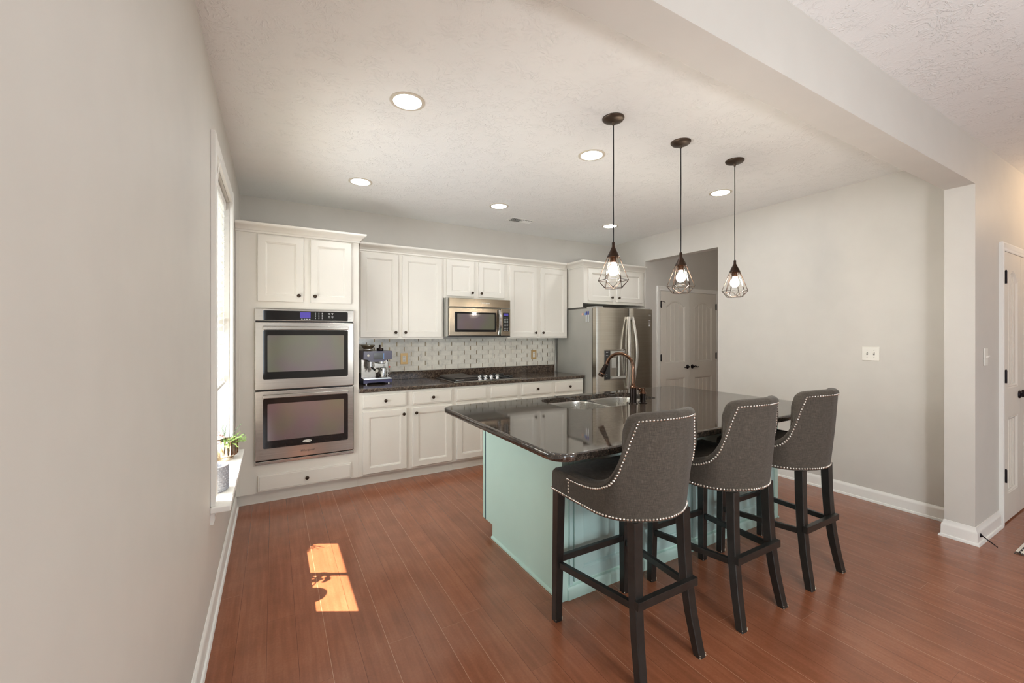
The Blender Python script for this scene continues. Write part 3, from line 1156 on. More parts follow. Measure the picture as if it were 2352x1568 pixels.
for i in range(3):
    for j in range(9):
        mb.box(2.612 + i * 0.023, 2.622 + i * 0.023, YM - 0.0034, YM - 0.002, 1.466 + j * 0.018, 1.471 + j * 0.018)
mb.mark(1)
mb.build('keypad_glass', [M['black_gloss'], M['legend']], kp)

# ------------------------------------------------------------------ cooktop
ck = thing('cooktop', (2.30, 4.33, 0.915), 'black and steel downdraft cooktop with ribbed grill and four chrome knobs', 'cooktop')
MB().box(1.890, 2.722, 4.036, 4.590, 0.9152, 0.9265, 0.003).build('steel_rim', M['steel'], ck)
MB().box(1.905, 2.707, 4.068, 4.575, 0.925, 0.930, 0.002).build('glass_deck', M['black_gloss'], ck)
mb = MB()
mb.box(1.925, 2.215, 4.130, 4.565, 0.930, 0.944, 0.003)
for i in range(15):
    y = 4.146 + i * 0.0285
    mb.tube([(1.926, y, 0.944), (1.934, y, 0.955), (1.96, y, 0.957), (2.19, y, 0.957), (2.207, y, 0.955), (2.214, y, 0.944)], 0.0055, 6)
mb.build('grill_grate', M['cast'], ck, 50)
mb = MB()
for y in (4.094, 4.116):
    mb.box(1.935, 2.03, y - 0.007, y + 0.007, 0.930, 0.940, 0.003)
mb.build('grill_handle', M['chrome'], ck)
mb = MB()
mb.box(2.225, 2.475, 4.200, 4.560, 0.930, 0.940, 0.003)
for i in range(10):
    mb.box(2.240, 2.460, 4.225 + i * 0.033, 4.238 + i * 0.033, 0.940, 0.944)
mb.build('downdraft_vent', M['black'], ck)
mb = MB()
for y in (4.22, 4.44):
    mb.lathe([(0.088, 0), (0.088, 0.004), (0.080, 0.005), (0.078, 0.003)], (2.595, y, 0.930), (0, 0, 1), 28, True, True)
    mb.box(2.50, 2.69, y - 0.004, y + 0.004, 0.935, 0.947, 0.002)
    mb.box(2.591, 2.599, y - 0.095, y + 0.095, 0.935, 0.947, 0.002)
mb.build('burner_grate', M['black'], ck)
for i, x in enumerate((2.222, 2.292, 2.362, 2.438)):
    mb = MB()
    mb.lathe([(0.026, 0), (0.026, 0.004), (0.020, 0.006), (0.017, 0.024), (0.014, 0.027)], (x, 4.118, 0.930), (0, 0, 1), 18, True, True)
    mb.box(x - 0.006, x + 0.006, 4.096, 4.140, 0.950, 0.976, 0.004, 3)
    mb.box(x - 0.023, x + 0.023, 4.111, 4.125, 0.948, 0.968, 0.004, 3)
    mb.build('knob', M['chrome'], ck)

# ------------------------------------------------------------------ espresso machine and milk jug
EX0, EX1, EY0, EY1 = 1.052, 1.338, 4.365, 4.675
em = thing('espresso_machine', (1.195, 4.5, 0.915), 'navy espresso machine with bean hopper and touch screen on the back counter', 'espresso machine')
mb = MB()
prof = [(EX0, 0.958), (EX0, 0.927), (EX0 + 0.03, 0.925), (EX0 + 0.05, 0.933), (EX1 - 0.09, 0.933), (EX1 - 0.06, 0.925), (EX1, 0.927), (EX1, 0.958)]
mb.prism(prof, lambda u, v, a: (u, a, v), EY0 - 0.01, EY1)
mb.build('base', M['navy'], em)
for x in (EX0 + 0.03, EX1 - 0.03):
    for y in (EY0 + 0.02, EY1 - 0.03):
        MB().lathe([(0.014, 0), (0.014, 0.012)], (x, y, 0.9152), (0, 0, 1), 12, True, True).build('foot', M['chrome'], em)
mb = MB().box(EX0 + 0.004, EX1 - 0.004, EY0 - 0.004, EY0 + 0.15, 0.958, 0.972, 0.003)
for i in range(9):
    mb.box(EX0 + 0.02, EX1 - 0.02, EY0 + 0.012 + i * 0.014, EY0 + 0.018 + i * 0.014, 0.972, 0.975)
mb.build('drip_tray', M['chrome'], em)
mb = MB().box(EX0 + 0.006, EX1 - 0.006, EY0 + 0.15, EY1, 0.958, 1.16, 0.004)
mb.build('back_panel', M['steel'], em)
mb = MB()
prof = [(EX0, 1.250), (EX0 - 0.004, 1.170), (EX0 + 0.03, 1.165), (EX0 + 0.075, 1.142), (EX1 - 0.085, 1.142), (EX1 - 0.05, 1.160), (EX1, 1.168), (EX1 - 0.004, 1.250)]
prof2 = [(u + (0.004 if u < 1.2 else -0.004), v) for u, v in prof]
fnp = lambda u, v, a: (u, a, v)
mb.loops([[fnp(u, v, EY0 - 0.012) for u, v in prof2], [fnp(u, v, EY0 - 0.005) for u, v in prof], [fnp(u, v, EY1) for u, v in prof]], True, True)
hd = mb.build('head', M['navy_head'], em, 25)
MB().box(1.150, 1.244, EY0 - 0.0145, EY0 - 0.010, 1.166, 1.232, 0.002).build('touch_screen', M['screen'], hd)
MB().box(1.246, 1.254, EY0 - 0.0138, EY0 - 0.011, 1.168, 1.228).build('screen_bar', M['lightblue'], hd)
mb = MB().lathe([(0.012, 0), (0.012, 0.003), (0.009, 0.005), (0, 0.005)], (1.098, EY0 - 0.012, 1.206), (0, -1, 0), 18)
mb.build('power_button', M['ivory'], hd)
mb = MB().lathe([(0.030, 0), (0.050, 0.004), (0.046, 0.018), (0.040, 0.020), (0.066, 0.050), (0.070, 0.052), (0.070, 0.062), (0.0, 0.066)], (1.115, EY0 + 0.10, 1.250), (0, 0, 1), 28, True)
mb.build('bean_hopper', M['smoke'], em)
mb = MB().lathe([(0.047, 0.004), (0.049, 0.012), (0.047, 0.020)], (1.115, EY0 + 0.10, 1.250), (0, 0, 1), 28)
mb.build('hopper_collar', M['chrome'], em)
mb = MB().lathe([(0.030, 0), (0.036, 0.006), (0.034, 0.026), (0.014, 0.028), (0.013, 0.060), (0, 0.062)], (1.235, EY0 + 0.09, 1.250), (0, 0, 1), 22, True)
mb.build('tamper', M['dark_copper'], em)
mb = MB()
mb.lathe([(0.034, 0), (0.034, -0.030), (0.038, -0.031), (0.038, -0.052), (0.030, -0.054), (0.026, -0.080), (0.018, -0.082)], (1.135, EY0 + 0.055, 1.142), (0, 0, 1), 22, True, True)
mb.tube([(1.125, EY0 + 0.055, 1.062), (1.118, EY0 + 0.055, 1.045), (1.110, EY0 + 0.055, 1.040)], 0.005, 8)
mb.build('group_head', M['chrome'], em)
mb = MB().tube([(1.135, EY0 + 0.04, 1.085), (1.150, EY0 - 0.01, 1.070), (1.168, EY0 - 0.055, 1.056)], [0.007, 0.010, 0.012], 10)
mb.build('portafilter_handle', M['black'], em)
mb = MB().lathe([(0.016, 0), (0.018, 0.004), (0.016, 0.008), (0, 0.009)], (1.170, EY0 - 0.057, 1.055), (0.3, -1, -0.15), 16, True)
mb.build('handle_cap', M['ivory'], em)
mb = MB()
mb.lathe([(0.040, 0), (0.040, -0.020), (0.034, -0.026)], (1.245, EY0 + 0.06, 1.142), (0, 0, 1), 22, True, True)
mb.tube([(1.300, EY0 + 0.04, 1.155), (1.305, EY0 + 0.025, 1.12), (1.310, EY0 + 0.012, 1.075), (1.300, EY0 + 0.015, 1.045)], [0.006, 0.0055, 0.005, 0.0035], 8)
mb.build('steam_wand', M['chrome'], em)
mb = MB().ball((1.312, EY0 + 0.007, 1.085), 0.009)
mb.build('wand_grip', M['red'], em)
mb = MB().tube([(EX1 - 0.01, 4.63, 0.985), (EX1 + 0.02, 4.66, 0.990), (EX1 + 0.035, 4.668, 1.02), (EX1 + 0.045, 4.672, 1.05)], 0.004, 7)
mb.build('power_cord', M['white'], em)
mj = thing('milk_jug', (1.258, EY0 + 0.06, 0.975), 'polished steel milk jug standing on the espresso machine drip tray', 'jug')
mb = MB().lathe([(0.036, 0), (0.040, 0.004), (0.041, 0.02), (0.038, 0.085), (0.036, 0.098), (0.034, 0.098), (0.036, 0.08), (0.037, 0.01), (0, 0.008)], (1.258, EY0 + 0.06, 0.9752), (0, 0, 1), 30, True)
mb.build('jug_body', M['chrome'], mj)
mb = MB().tube([(1.292, EY0 + 0.045, 1.060), (1.318, EY0 + 0.035, 1.055), (1.322, EY0 + 0.033, 1.02), (1.296, EY0 + 0.043, 0.995)], 0.004, 8)
mb.build('jug_handle', M['chrome'], mj)

# ------------------------------------------------------------------ refrigerator
FX0, FX1, FYF = 3.634, 4.588, 3.832
fr = thing('refrigerator', (4.11, 4.2, 0), 'stainless side-by-side refrigerator with water dispenser beside the counter', 'refrigerator')
MB().box(FX0, FX1, FYF + 0.085, 4.63, 0.03, 1.74, 0.004).build('body', M['fridge_side'], fr)
MB().box(FX0 + 0.02, FX1 - 0.02, FYF + 0.10, 4.60, 0.0, 0.03).build('plinth', M['black'], fr)
MB().box(FX0, FX1, FYF + 0.075, FYF + 0.087, 0.05, 1.735).build('door_gasket', M['black'], fr)
for xa in (FX0 + 0.01, FX1 - 0.12):
    MB().box(xa, xa + 0.11, FYF + 0.02, FYF + 0.20, 1.74, 1.762, 0.004).build('hinge_cover', M['fridge_side'], fr)
XS = 4.172


def fr_door(x0, x1):
    mb = MB()
    lps = []
    N = 10
    # gently bowed door front
    def yb(x):
        t_ = (x - x0) / (x1 - x0)
        return FYF - 0.010 * math.sin(PI * t_) ** 0.7
    lower, upper_ = [], []
    for z in (0.06, 1.745):
        lp_ = [(x0, FYF + 0.075, z)]
        for i in range(N + 1):
            x = x0 + (x1 - x0) * i / N
            e = 0.010 if i in (0, N) else 0
            lp_.append((x, yb(x) + e, z))
        lp_.append((x1, FYF + 0.075, z))
        lps.append(lp_)
    mb.loops(lps, True, True)
    return mb.build('door', M['steel_v'], fr, 30)


dl = fr_door(FX0, XS - 0.004)
drr = fr_door(XS + 0.004, FX1)


def fr_handle(x, parent, s):
    mb = MB()
    pts = []
    for i in range(17):
        t_ = i / 16
        pts.append((x + s * 0.030 * math.sin(PI * t_) - s * 0.006, FYF - 0.022 - 0.050 * math.sin(PI * t_), 0.74 + 0.90 * t_))
    lps = []
    for p in pts:
        lps.append([(p[0] - 0.014, p[1] + 0.010, p[2]), (p[0] - 0.010, p[1] - 0.009, p[2]), (p[0] + 0.010, p[1] - 0.009, p[2]), (p[0] + 0.014, p[1] + 0.010, p[2])])
    mb.loops(lps, True, True)
    mb.box(x - s * 0.006 - 0.010, x - s * 0.006 + 0.010, FYF - 0.024, FYF + 0.004, 0.742, 0.772, 0.002)
    mb.box(x - s * 0.006 - 0.010, x - s * 0.006 + 0.010, FYF - 0.024, FYF + 0.004, 1.608, 1.638, 0.002)
    return mb.build('handle', M['handle_metal'], parent, 50)


fr_handle(XS - 0.045, dl, -1)
fr_handle(XS + 0.040, drr, 1)
mb = MB()
yd = FYF - 0.011
mb.box(3.752, 4.090, yd - 0.008, yd + 0.004, 1.222, 1.236, 0.002)
mb.box(3.752, 4.090, yd - 0.008, yd + 0.004, 0.858, 0.872, 0.002)
mb.box(4.076, 4.090, yd - 0.008, yd + 0.004, 0.872, 1.222, 0.002)
mb.box(3.835, 4.076, yd - 0.002, yd + 0.010, 0.872, 1.222)
disp = mb.build('dispenser_frame', M['steel'], dl)
MB().box(3.752, 3.832, yd - 0.007, yd + 0.004, 0.872, 1.222, 0.002).build('dispenser_controls', M['black_gloss'], dl)
mb = MB()
mb.box(3.842, 4.070, yd - 0.006, yd - 0.001, 1.150, 1.215, 0.002)
mb.box(3.842, 4.070, yd - 0.030, yd - 0.001, 0.880, 0.905, 0.004)
mb.box(3.858, 3.925, yd - 0.012, yd - 0.001, 1.01, 1.135, 0.003)
mb.tube([(3.965, yd - 0.018, 0.905), (3.965, yd - 0.018, 1.150)], 0.016, 12)
mb.build('dispenser_recess', M['fridge_side'], dl)
mb = MB()
for zz, w_ in ((1.205, 0.05), (1.197, 0.03), (1.165, 0.03), (0.93, 0.02), (0.91, 0.02)):
    mb.box(3.765, 3.765 + w_, yd - 0.0078, yd - 0.0065, zz, zz + 0.004)
mb.build('dispenser_legend', M['legend'], dl)
mb = MB()
for zz in (1.565, 1.580, 1.595):
    mb.box(4.505, 4.540, FYF - 0.0075, FYF - 0.003, zz, zz + 0.006)
mb.box(4.510, 4.535, FYF - 0.0075, FYF - 0.003, 1.525, 1.548)
mb.build('energy_sticker', M['legend'], drr)
text('logo', 'LG', 0.028, (4.528, FYF - 0.0085, 1.665), (PI / 2, 0, 0), M['legend'], drr)
# magnets and markers clinging to the grey side
mk_y = FYF + 0.16
for nm, yy, mt, lb in (('round_magnet', mk_y + 0.10, 'salmon', 'small round salmon magnet on the refrigerator side'), ('round_magnet', mk_y + 0.045, 'lightblue', 'small round light-blue magnet on the refrigerator side')):
    mb = MB().lathe([(0.016, 0), (0.016, 0.005), (0.013, 0.007), (0, 0.007)], (FX0 - 0.0005, yy, 1.672), (-1, 0, 0), 20, True)
    tag(mb.build(nm, M[mt]), lb, 'magnet', 'magnets on the refrigerator side')
for k, yy in enumerate((mk_y + 0.022, mk_y - 0.012)):
    r = thing('marker_pen', (FX0 - 0.008, yy, 1.62), ('white dry-erase marker with blue cap beside the light-blue magnet', 'white dry-erase marker with blue cap nearest the refrigerator door')[k], 'marker', 'marker pens on the refrigerator side')
    MB().lathe([(0.004, -0.07), (0.007, -0.068), (0.007, 0.025)], (FX0 - 0.0075, yy, 1.64), (0, 0, 1), 12, True, True).build('barrel', M['white'], r)
    MB().lathe([(0.0078, 0.02), (0.0078, 0.062), (0.005, 0.064)], (FX0 - 0.0075, yy, 1.64), (0, 0, 1), 12, True, True).build('cap', M['blue'], r)
mb = MB().tube([(3.655, YB - 0.018, 1.30), (3.657, YB - 0.016, 1.15), (3.650, YB - 0.018, 1.02), (3.645, YB - 0.03, 0.93)], 0.005, 7)
tag(mb.build('white_cable', M['white']), 'white cable hanging in the gap beside the refrigerator', 'cable')

# ------------------------------------------------------------------ island
IX0, IX1, IY0, IY1 = 1.600, 3.670, 1.800, 2.748
isl = thing('kitchen_island', (2.63, 2.25, 0), 'aqua painted island cabinet with framed panels under black granite', 'island')
mb = MB()
for xa, xb in ((IX0, IX0 + 0.02), (IX1 - 0.02, IX1)):
    mb.prism([(IY0, 0), (2.60, 0), (2.60, 0.09), (IY1, 0.09), (IY1, 0.8768), (IY0, 0.8768)], lambda u, v, a: (a, u, v), xa, xb)
mb.box(IX0 + 0.02, IX1 - 0.02, IY0, IY0 + 0.018, 0, 0.8768)
mb.box(IX0 + 0.02, IX1 - 0.02, IY1 - 0.018, IY1, 0.09, 0.8768)
mb.box(IX0 + 0.02, IX1 - 0.02, 2.582, 2.60, 0, 0.09)
mb.box(IX0 + 0.02, IX1 - 0.02, IY0 + 0.018, IY1 - 0.018, 0.09, 0.11)
mb.build('body', M['aqua'], isl)
MB().box(IX0 - 0.004, IX0 + 0.035, IY0 - 0.014, IY0, 0.0, 0.8765, 0.002).build('corner_post', M['aqua'], isl)
MB().box(IX1 - 0.045, IX1 + 0.004, IY0 - 0.014, IY0, 0.0, 0.8765, 0.002).build('corner_post', M['aqua'], isl)
mb = MB()
mb.prism([(0, 0), (0.020, 0), (0.020, 0.05), (0.012, 0.065), (0, 0.07)], lambda u, v, a: (a, IY0 - u, v), IX0 + 0.036, IX1 - 0.046)
mb.prism([(0, 0), (0.012, 0), (0.011, 0.010), (0, 0.016)], lambda u, v, a: (IX0 - u, a, v), IY0, 2.60)
mb.prism([(0, 0), (0.012, 0), (0.011, 0.010), (0, 0.016)], lambda u, v, a: (IX1 + u, a, v), IY0 - 0.02, 2.60)
mb.build('shoe_molding', M['aqua'], isl)
PR = [(0, 0.016), (0, 0.004), (0.003, 0.0), (0.058, 0.0), (0.064, 0.005), (0.070, 0.006), (0.074, 0.012)]
pan_x = [IX0 + 0.075 + k * (IX1 - IX0 - 0.115) / 4 for k in range(5)]
for k in range(4):
    mb = MB()
    ring_panel(mb, pan_x[k] + 0.006, pan_x[k + 1] - 0.030, 0.085, 0.86, PR, front(IY0 - 0.016))
    mb.build('panel', M['aqua_face'], isl, 20)
for k in range(5):
    xx = pan_x[k] - 0.012
    MB().box(xx - 0.011, xx + 0.011, IY0 - 0.010, IY0, 0.07, 0.8765, 0.002).build('stile', M['aqua_face'], isl)
mb = MB()
mb.box(IX0 - 0.0035, IX0, 2.703, 2.711, 0.09, 0.8765)
mb.build('edge_bead', M['teal_line'], isl)

# island countertop with sink cut-out
CX0, CX1, CY0, CY1 = 1.295, 3.700, 1.405, 2.800
CZ0, CZ1 = 0.8775, 0.915
it = thing('island_countertop', (2.5, 2.1, CZ0), 'black speckled granite island top with rounded corners and sink cut-out', 'countertop')


def sink_outline(ins=0.0):
    """double-bowl cut-out: wide bowl on the left, shorter bowl on the right"""
    base = [(2.02, 2.185), (2.49, 2.185), (2.56, 2.285), (2.94, 2.285), (2.94, 2.705), (2.02, 2.705)]
    rad = [0.13, 0.05, 0.05, 0.10, 0.11, 0.13]
    n = len(base)
    out = []
    for i in range(n):
        p0, p1, p2 = Vector(base[i - 1]), Vector(base[i]), Vector(base[(i + 1) % n])
        d0, d1 = (p0 - p1).normalized(), (p2 - p1).normalized()
        ang = d0.angle(d1)
        tl = rad[i] / math.tan(ang / 2)
        cc = p1 + (d0 + d1).normalized() * (rad[i] / math.sin(ang / 2))
        a, b = p1 + d0 * tl - cc, p1 + d1 * tl - cc
        a0 = math.atan2(a.y, a.x)
        da = math.atan2(b.y, b.x) - a0
        while da > PI:
            da -= 2 * PI
        while da < -PI:
            da += 2 * PI
        for k in range(7):
            th = a0 + da * k / 6
            out.append((cc.x + rad[i] * math.cos(th), cc.y + rad[i] * math.sin(th)))
    if ins:
        cx, cy = 2.48, 2.46
        out = [(cx + (x - cx) * (1 - ins / 0.45), cy + (y - cy) * (1 - ins / 0.26)) for x, y in out]
    return out


def slab_with_hole(outer_f, hole, z0, z1, bev):
    mb = MB()
    bm = mb.bm
    e = bev
    rings = [(e * 0.3, z0 + e * 0.3), (0.0, z0 + e)] + [(e * (1 - math.cos(PI / 2 * k / 6)), z1 - e + e * math.sin(PI / 2 * k / 6)) for k in range(7)]
    vl = [[bm.verts.new((x, y, z)) for x, y in outer_f(ins)] for ins, z in rings]
    for a, b in zip(vl, vl[1:]):
        for i in range(len(a)):
            j = (i + 1) % len(a)
            bm.faces.new((a[i], a[j], b[j], b[i]))
    ht = [bm.verts.new((x, y, z1)) for x, y in hole]
    hb = [bm.verts.new((x, y, z0)) for x, y in hole]
    for i in range(len(ht)):
        j = (i + 1) % len(ht)
        bm.faces.new((ht[i], hb[i], hb[j], ht[j]))
    ob = [bm.verts.new((x, y, z0)) for x, y in outer_f(e)]
    for i in range(len(ob)):
        j = (i + 1) % len(ob)
        bm.faces.new((ob[i], ob[j], vl[0][j], vl[0][i]))
    for o_, h_ in ((vl[-1], ht), (ob, hb)):
        es = []
        for lp_ in (o_, h_):
            for i in range(len(lp_)):
                j = (i + 1) % len(lp_)
                ee = bm.edges.get((lp_[i], lp_[j])) or bm.edges.new((lp_[i], lp_[j]))
                es.append(ee)
        bmesh.ops.triangle_fill(bm, use_beauty=True, use_dissolve=False, edges=es)
    return mb


def isl_outer(ins):
    return rrect(CX0 + ins, CX1 - ins, CY0 + ins, CY1 - ins, 0.085, 8)


slab_with_hole(isl_outer, sink_outline(), CZ0, CZ1, 0.012).build('slab', M['granite'], it, 40)

sk = thing('kitchen_sink', (2.48, 2.45, CZ0), 'undermount double-bowl stainless sink in the island top', 'sink')


def bowl(x0, x1, y0, y1, depth, name):
    mb = MB()
    zt = CZ0 - 0.001
    lps = []
    for ins, z, r in ((-0.028, zt, 0.13), (0.0, zt, 0.11), (0.004, zt - 0.01, 0.11), (0.012, zt - depth + 0.04, 0.10), (0.024, zt - depth + 0.012, 0.09), (0.05, zt - depth, 0.07)):
        lps.append([(x, y, z) for x, y in rrect(x0 + ins, x1 - ins, y0 + ins, y1 - ins, max(0.02, r - max(ins, 0) * 0.4), 8)])
    mb.loops(lps, False, True)
    b_ = mb.build(name, M['sink_steel'], sk, 50)
    mb = MB().lathe([(0.045, 0.002), (0.040, 0.004), (0.030, 0.001), (0, 0.001)], ((x0 + x1) / 2, (y0 + y1) / 2, zt - depth), (0, 0, 1), 24, True)
    mb.build('drain', M['chrome'], b_)


bowl(2.015, 2.478, 2.180, 2.708, 0.20, 'bowl')
bowl(2.520, 2.945, 2.270, 2.708, 0.17, 'bowl')

# faucet
fb = Vector((2.552, 2.205, CZ1))
fc = thing('kitchen_faucet', fb, 'oil-rubbed bronze gooseneck pull-down faucet behind the island sink', 'faucet')
mb = MB().lathe([(0.033, 0), (0.033, 0.004), (0.026, 0.008), (0.0245, 0.012), (0.0245, 0.116), (0.021, 0.118)], fb, (0, 0, 1), 26, True)
mb.build('faucet_body', M['dark_copper'], fc)
mb = MB().lathe([(0.026, 0.112), (0.027, 0.120), (0.022, 0.127), (0.015, 0.140), (0.0135, 0.15)], fb, (0, 0, 1), 26)
mb.build('collar', M['copper'], fc)
hd_ = Vector((-0.52, 0.85, 0)).normalized()
pts = [fb + Vector((0, 0, 0.13)), fb + Vector((0, 0, 0.20)), fb + Vector((0, 0, 0.25))]
R_ = 0.098
top_c = fb + Vector((0, 0, 0.266)) + hd_ * R_
for i in range(0, 15):
    a = PI - (PI * 0.93) * i / 14
    pts.append(top_c + hd_ * R_ * math.cos(a) + Vector((0, 0, R_ * math.sin(a))))
mb = MB().tube(pts, 0.0125, 14)
mb.build('gooseneck', M['copper'], fc, 60)
e1 = pts[-1]
dr_ = (pts[-1] - pts[-2]).normalized()
dr_ = (dr_ + hd_ * 0.16).normalized()
mb = MB().lathe([(0.013, -0.004), (0.016, 0.0), (0.0165, 0.012), (0.018, 0.04), (0.022, 0.075), (0.024, 0.080), (0.021, 0.086), (0.023, 0.10), (0.021, 0.108), (0, 0.106)], e1, dr_, 24, True)
sp = mb.build('spray_head', M['dark_copper'], fc)
mb = MB().lathe([(0.0235, 0.078), (0.0255, 0.081), (0.0235, 0.085)], e1, dr_, 24)
mb.lathe([(0.0168, -0.001), (0.0185, 0.003), (0.0168, 0.007)], e1, dr_, 24)
mb.lathe([(0.0235, 0.100), (0.0245, 0.104), (0.021, 0.1085)], e1, dr_, 24)
mb.build('copper_rings', M['copper'], sp)
mb = MB().tube([fb + Vector((0.022, -0.002, 0.128)), fb + Vector((0.045, -0.004, 0.112)), fb + Vector((0.062, -0.006, 0.085))], [0.006, 0.005, 0.004], 8)
mb.build('lever', M['copper'], fc)
sb = Vector((2.640, 2.195, CZ1))
sd = thing('soap_dispenser', sb, 'short bronze soap dispenser with copper pump beside the faucet', 'soap dispenser')
MB().lathe([(0.032, 0), (0.033, 0.004), (0.022, 0.008), (0.0205, 0.012), (0.0205, 0.066)], sb, (0, 0, 1), 24, True, True).build('dispenser_body', M['dark_copper'], sd)
mb = MB().lathe([(0.021, 0.066), (0.026, 0.070), (0.024, 0.078), (0.016, 0.090), (0.015, 0.106), (0.017, 0.110), (0.012, 0.114), (0, 0.114)], sb, (0, 0, 1), 24)
mb.tube([sb + Vector((0, 0, 0.098)), sb + hd_ * 0.03 + Vector((0, 0, 0.102)), sb + hd_ * 0.06 + Vector((0, 0, 0.092))], [0.006, 0.005, 0.004], 8)
mb.build('pump_head', M['copper'], sd)


# ------------------------------------------------------------------ bar stools
def catmull(P, n):
    out = []
    P = [Vector(p) for p in P]
    for i in range(len(P) - 1):
        p0, p1, p2, p3 = P[max(i - 1, 0)], P[i], P[i + 1], P[min(i + 2, len(P) - 1)]
        for k in range(n):
            t_ = k / n
            out.append(0.5 * ((2 * p1) + (p2 - p0) * t_ + (2 * p0 - 5 * p1 + 4 * p2 - p3) * t_ ** 2 + (3 * p1 - p0 - 3 * p2 + p3) * t_ ** 3))
    out.append(P[-1])
    return out


def make_stool(x, y, label):
    st = thing('bar_stool', (0, 0, 0), label, 'bar stool', 'upholstered bar stools along the island')
    ZB = 0.645
    # half of the top edge and of the matching base line (left side), from arm front to back centre
    top_h = [(-0.249, 0.130, 0.772), (-0.249, 0.060, 0.772), (-0.249, -0.010, 0.776), (-0.248, -0.075, 0.792), (-0.247, -0.130, 0.822),
             (-0.244, -0.168, 0.868), (-0.237, -0.197, 0.928), (-0.224, -0.213, 1.002), (-0.205, -0.222, 1.062), (-0.189, -0.229, 1.091), (-0.162, -0.246, 1.100), (-0.09, -0.284, 1.106), (0.0, -0.300, 1.108)]
    bas_h = [(-0.248, 0.130, ZB), (-0.248, 0.060, ZB), (-0.248, -0.010, ZB), (-0.247, -0.060, ZB), (-0.243, -0.085, ZB),
             (-0.236, -0.110, ZB), (-0.226, -0.134, ZB), (-0.211, -0.160, ZB), (-0.192, -0.182, ZB), (-0.178, -0.194, ZB), (-0.145, -0.215, ZB), (-0.075, -0.248, ZB), (0.0, -0.260, ZB)]
    def full(h):
        c = catmull(h, 4)
        m = [Vector((-p.x, p.y, p.z)) for p in reversed(c[:-1])]
        return c + m
    T, B = full(top_h), full(bas_h)
    n = len(T)
    def lerp(v, i):
        bulge = 0.010 * math.sin(PI * v)
        p = B[i].lerp(T[i], v)
        return p, bulge
    def tang(C, i):
        return (C[min(i + 1, n - 1)] - C[max(i - 1, 0)])
    def inward(i, v):
        t_ = tang(B, i).lerp(tang(T, i), v)
        t_.z = 0
        t_ = t_.normalized() if t_.length > 1e-5 else Vector((1, 0, 0))
        return Vector((-t_.y, t_.x, 0))
    TH = 0.052
    cols = []
    for i in range(n):
        col = []
        for v in (0.0, 0.03, 0.25, 0.5, 0.75, 0.92):
            p, bg = lerp(v, i)
            col.append(p - inward(i, v) * bg * (0.4 if v < .95 else 0))
        iw = inward(i, 1.0)
        p = T[i].copy()
        # rolled rim
        rr = TH / 2
        c0 = p + iw * rr - Vector((0, 0, rr))
        for k in range(0, 7):
            a = PI - PI * k / 6
            col.append(c0 - iw * (rr + 0.004) * (-math.cos(a)) * 1.0 + Vector((0, 0, rr * math.sin(a))))
        # inner face down to the seat
        zi = 0.735
        for v in (0.66, 0.33, 0.0):
            q = B[i].lerp(T[i], v)
            iv = inward(i, v)
            z = zi + (T[i].z - rr - zi) * v
            # same plan position as the shell at that height
            vv = (z - B[i].z) / max(T[i].z - B[i].z, 1e-4)
            q = B[i].lerp(T[i], vv)
            col.append(Vector((q.x, q.y, z)) + inward(i, vv) * TH)
        cols.append(col)
    mb = MB()
    vl = [[mb.bm.verts.new(p) for p in c] for c in cols]
    for a, b in zip(vl, vl[1:]):
        for k in range(len(a) - 1):
            mb.bm.faces.new((a[k], b[k], b[k + 1], a[k + 1]))
    mb.bm.faces.new(vl[0])
    mb.bm.faces.new(vl[-1][::-1])
    back = mb.build('backrest', M['linen'], st, 50)
    # seat: body and domed cushion
    mb = MB()
    plan = [(-0.246, 0.262), (-0.247, 0.10)] + [(p.x * 0.985, p.y * 0.97) for p in B[10:n - 10]] + [(0.247, 0.10), (0.246, 0.262)]
    lps = []
    cx_, cy_ = 0.0, 0.03
    for s, z in ((0.985, ZB - 0.004), (1.0, ZB + 0.004), (1.0, 0.725), (0.99, 0.742), (0.95, 0.756), (0.75, 0.770), (0.4, 0.778), (0.05, 0.780)):
        lps.append([(cx_ + (px_ - cx_) * s, cy_ + (py_ - cy_) * s, z) for px_, py_ in plan])
    mb.loops(lps, True, True)
    mb.build('seat', M['linen'], st, 60)
    mb = MB()
    for s in (-1, 1):                    # stitched seams where arm roll meets the back roll
        i = 15 if s < 0 else n - 16
        mb.tube([cols[i][5] + Vector((0, 0, 0.002)), cols[i][7], cols[i][9] + Vector((0, 0, 0.0015)), cols[i][11]], 0.0022, 6)
    mb.build('seam_piping', M['linen'], st)
    # nail heads
    mb = MB()
    def walk(P, step):
        out, acc, last = [P[0]], 0.0, P[0]
        for a, b in zip(P, P[1:]):
            L = (b - a).length
            d = step - acc
            while d <= L:
                out.append(a.lerp(b, d / L))
                d += step
            acc = (acc + L) % step if L else acc
        return out
    def nails(P, step, r=0.0060):
        for q in walk(P, step):
            mb.ball(q, r, (1, 1, 1), 8, 6)
    # nail line: the rim edge offset 36 mm across the outer face
    surf = []
    for i2 in range(2 * (n - 1) + 1):
        fi = i2 / 2
        i0 = min(int(fi), n - 2)
        fr_ = fi - i0
        b_, t_ = B[i0].lerp(B[i0 + 1], fr_), T[i0].lerp(T[i0 + 1], fr_)
        iw_ = inward(i0, 0.8)
        for j in range(61):
            v = j / 60
            surf.append(b_.lerp(t_, v) - iw_ * (0.010 * math.sin(PI * v) * 0.4))
    line = []
    for i in range(n):
        tg = tang(T, i).normalized()
        nrm = -inward(i, 0.9)
        d_ = nrm.cross(tg)
        if d_.z > 0:
            d_ = -d_
        q = T[i] + d_.normalized() * 0.031
        best = min(surf, key=lambda w_: (w_ - q).length_squared)
        line.append(best + nrm * 0.0008)
    sm_ = [line[0]]
    for q in line[1:]:
        if (q - sm_[-1]).length > 0.004:
            sm_.append(q)
    line = sm_
    nails(line, 0.0152)
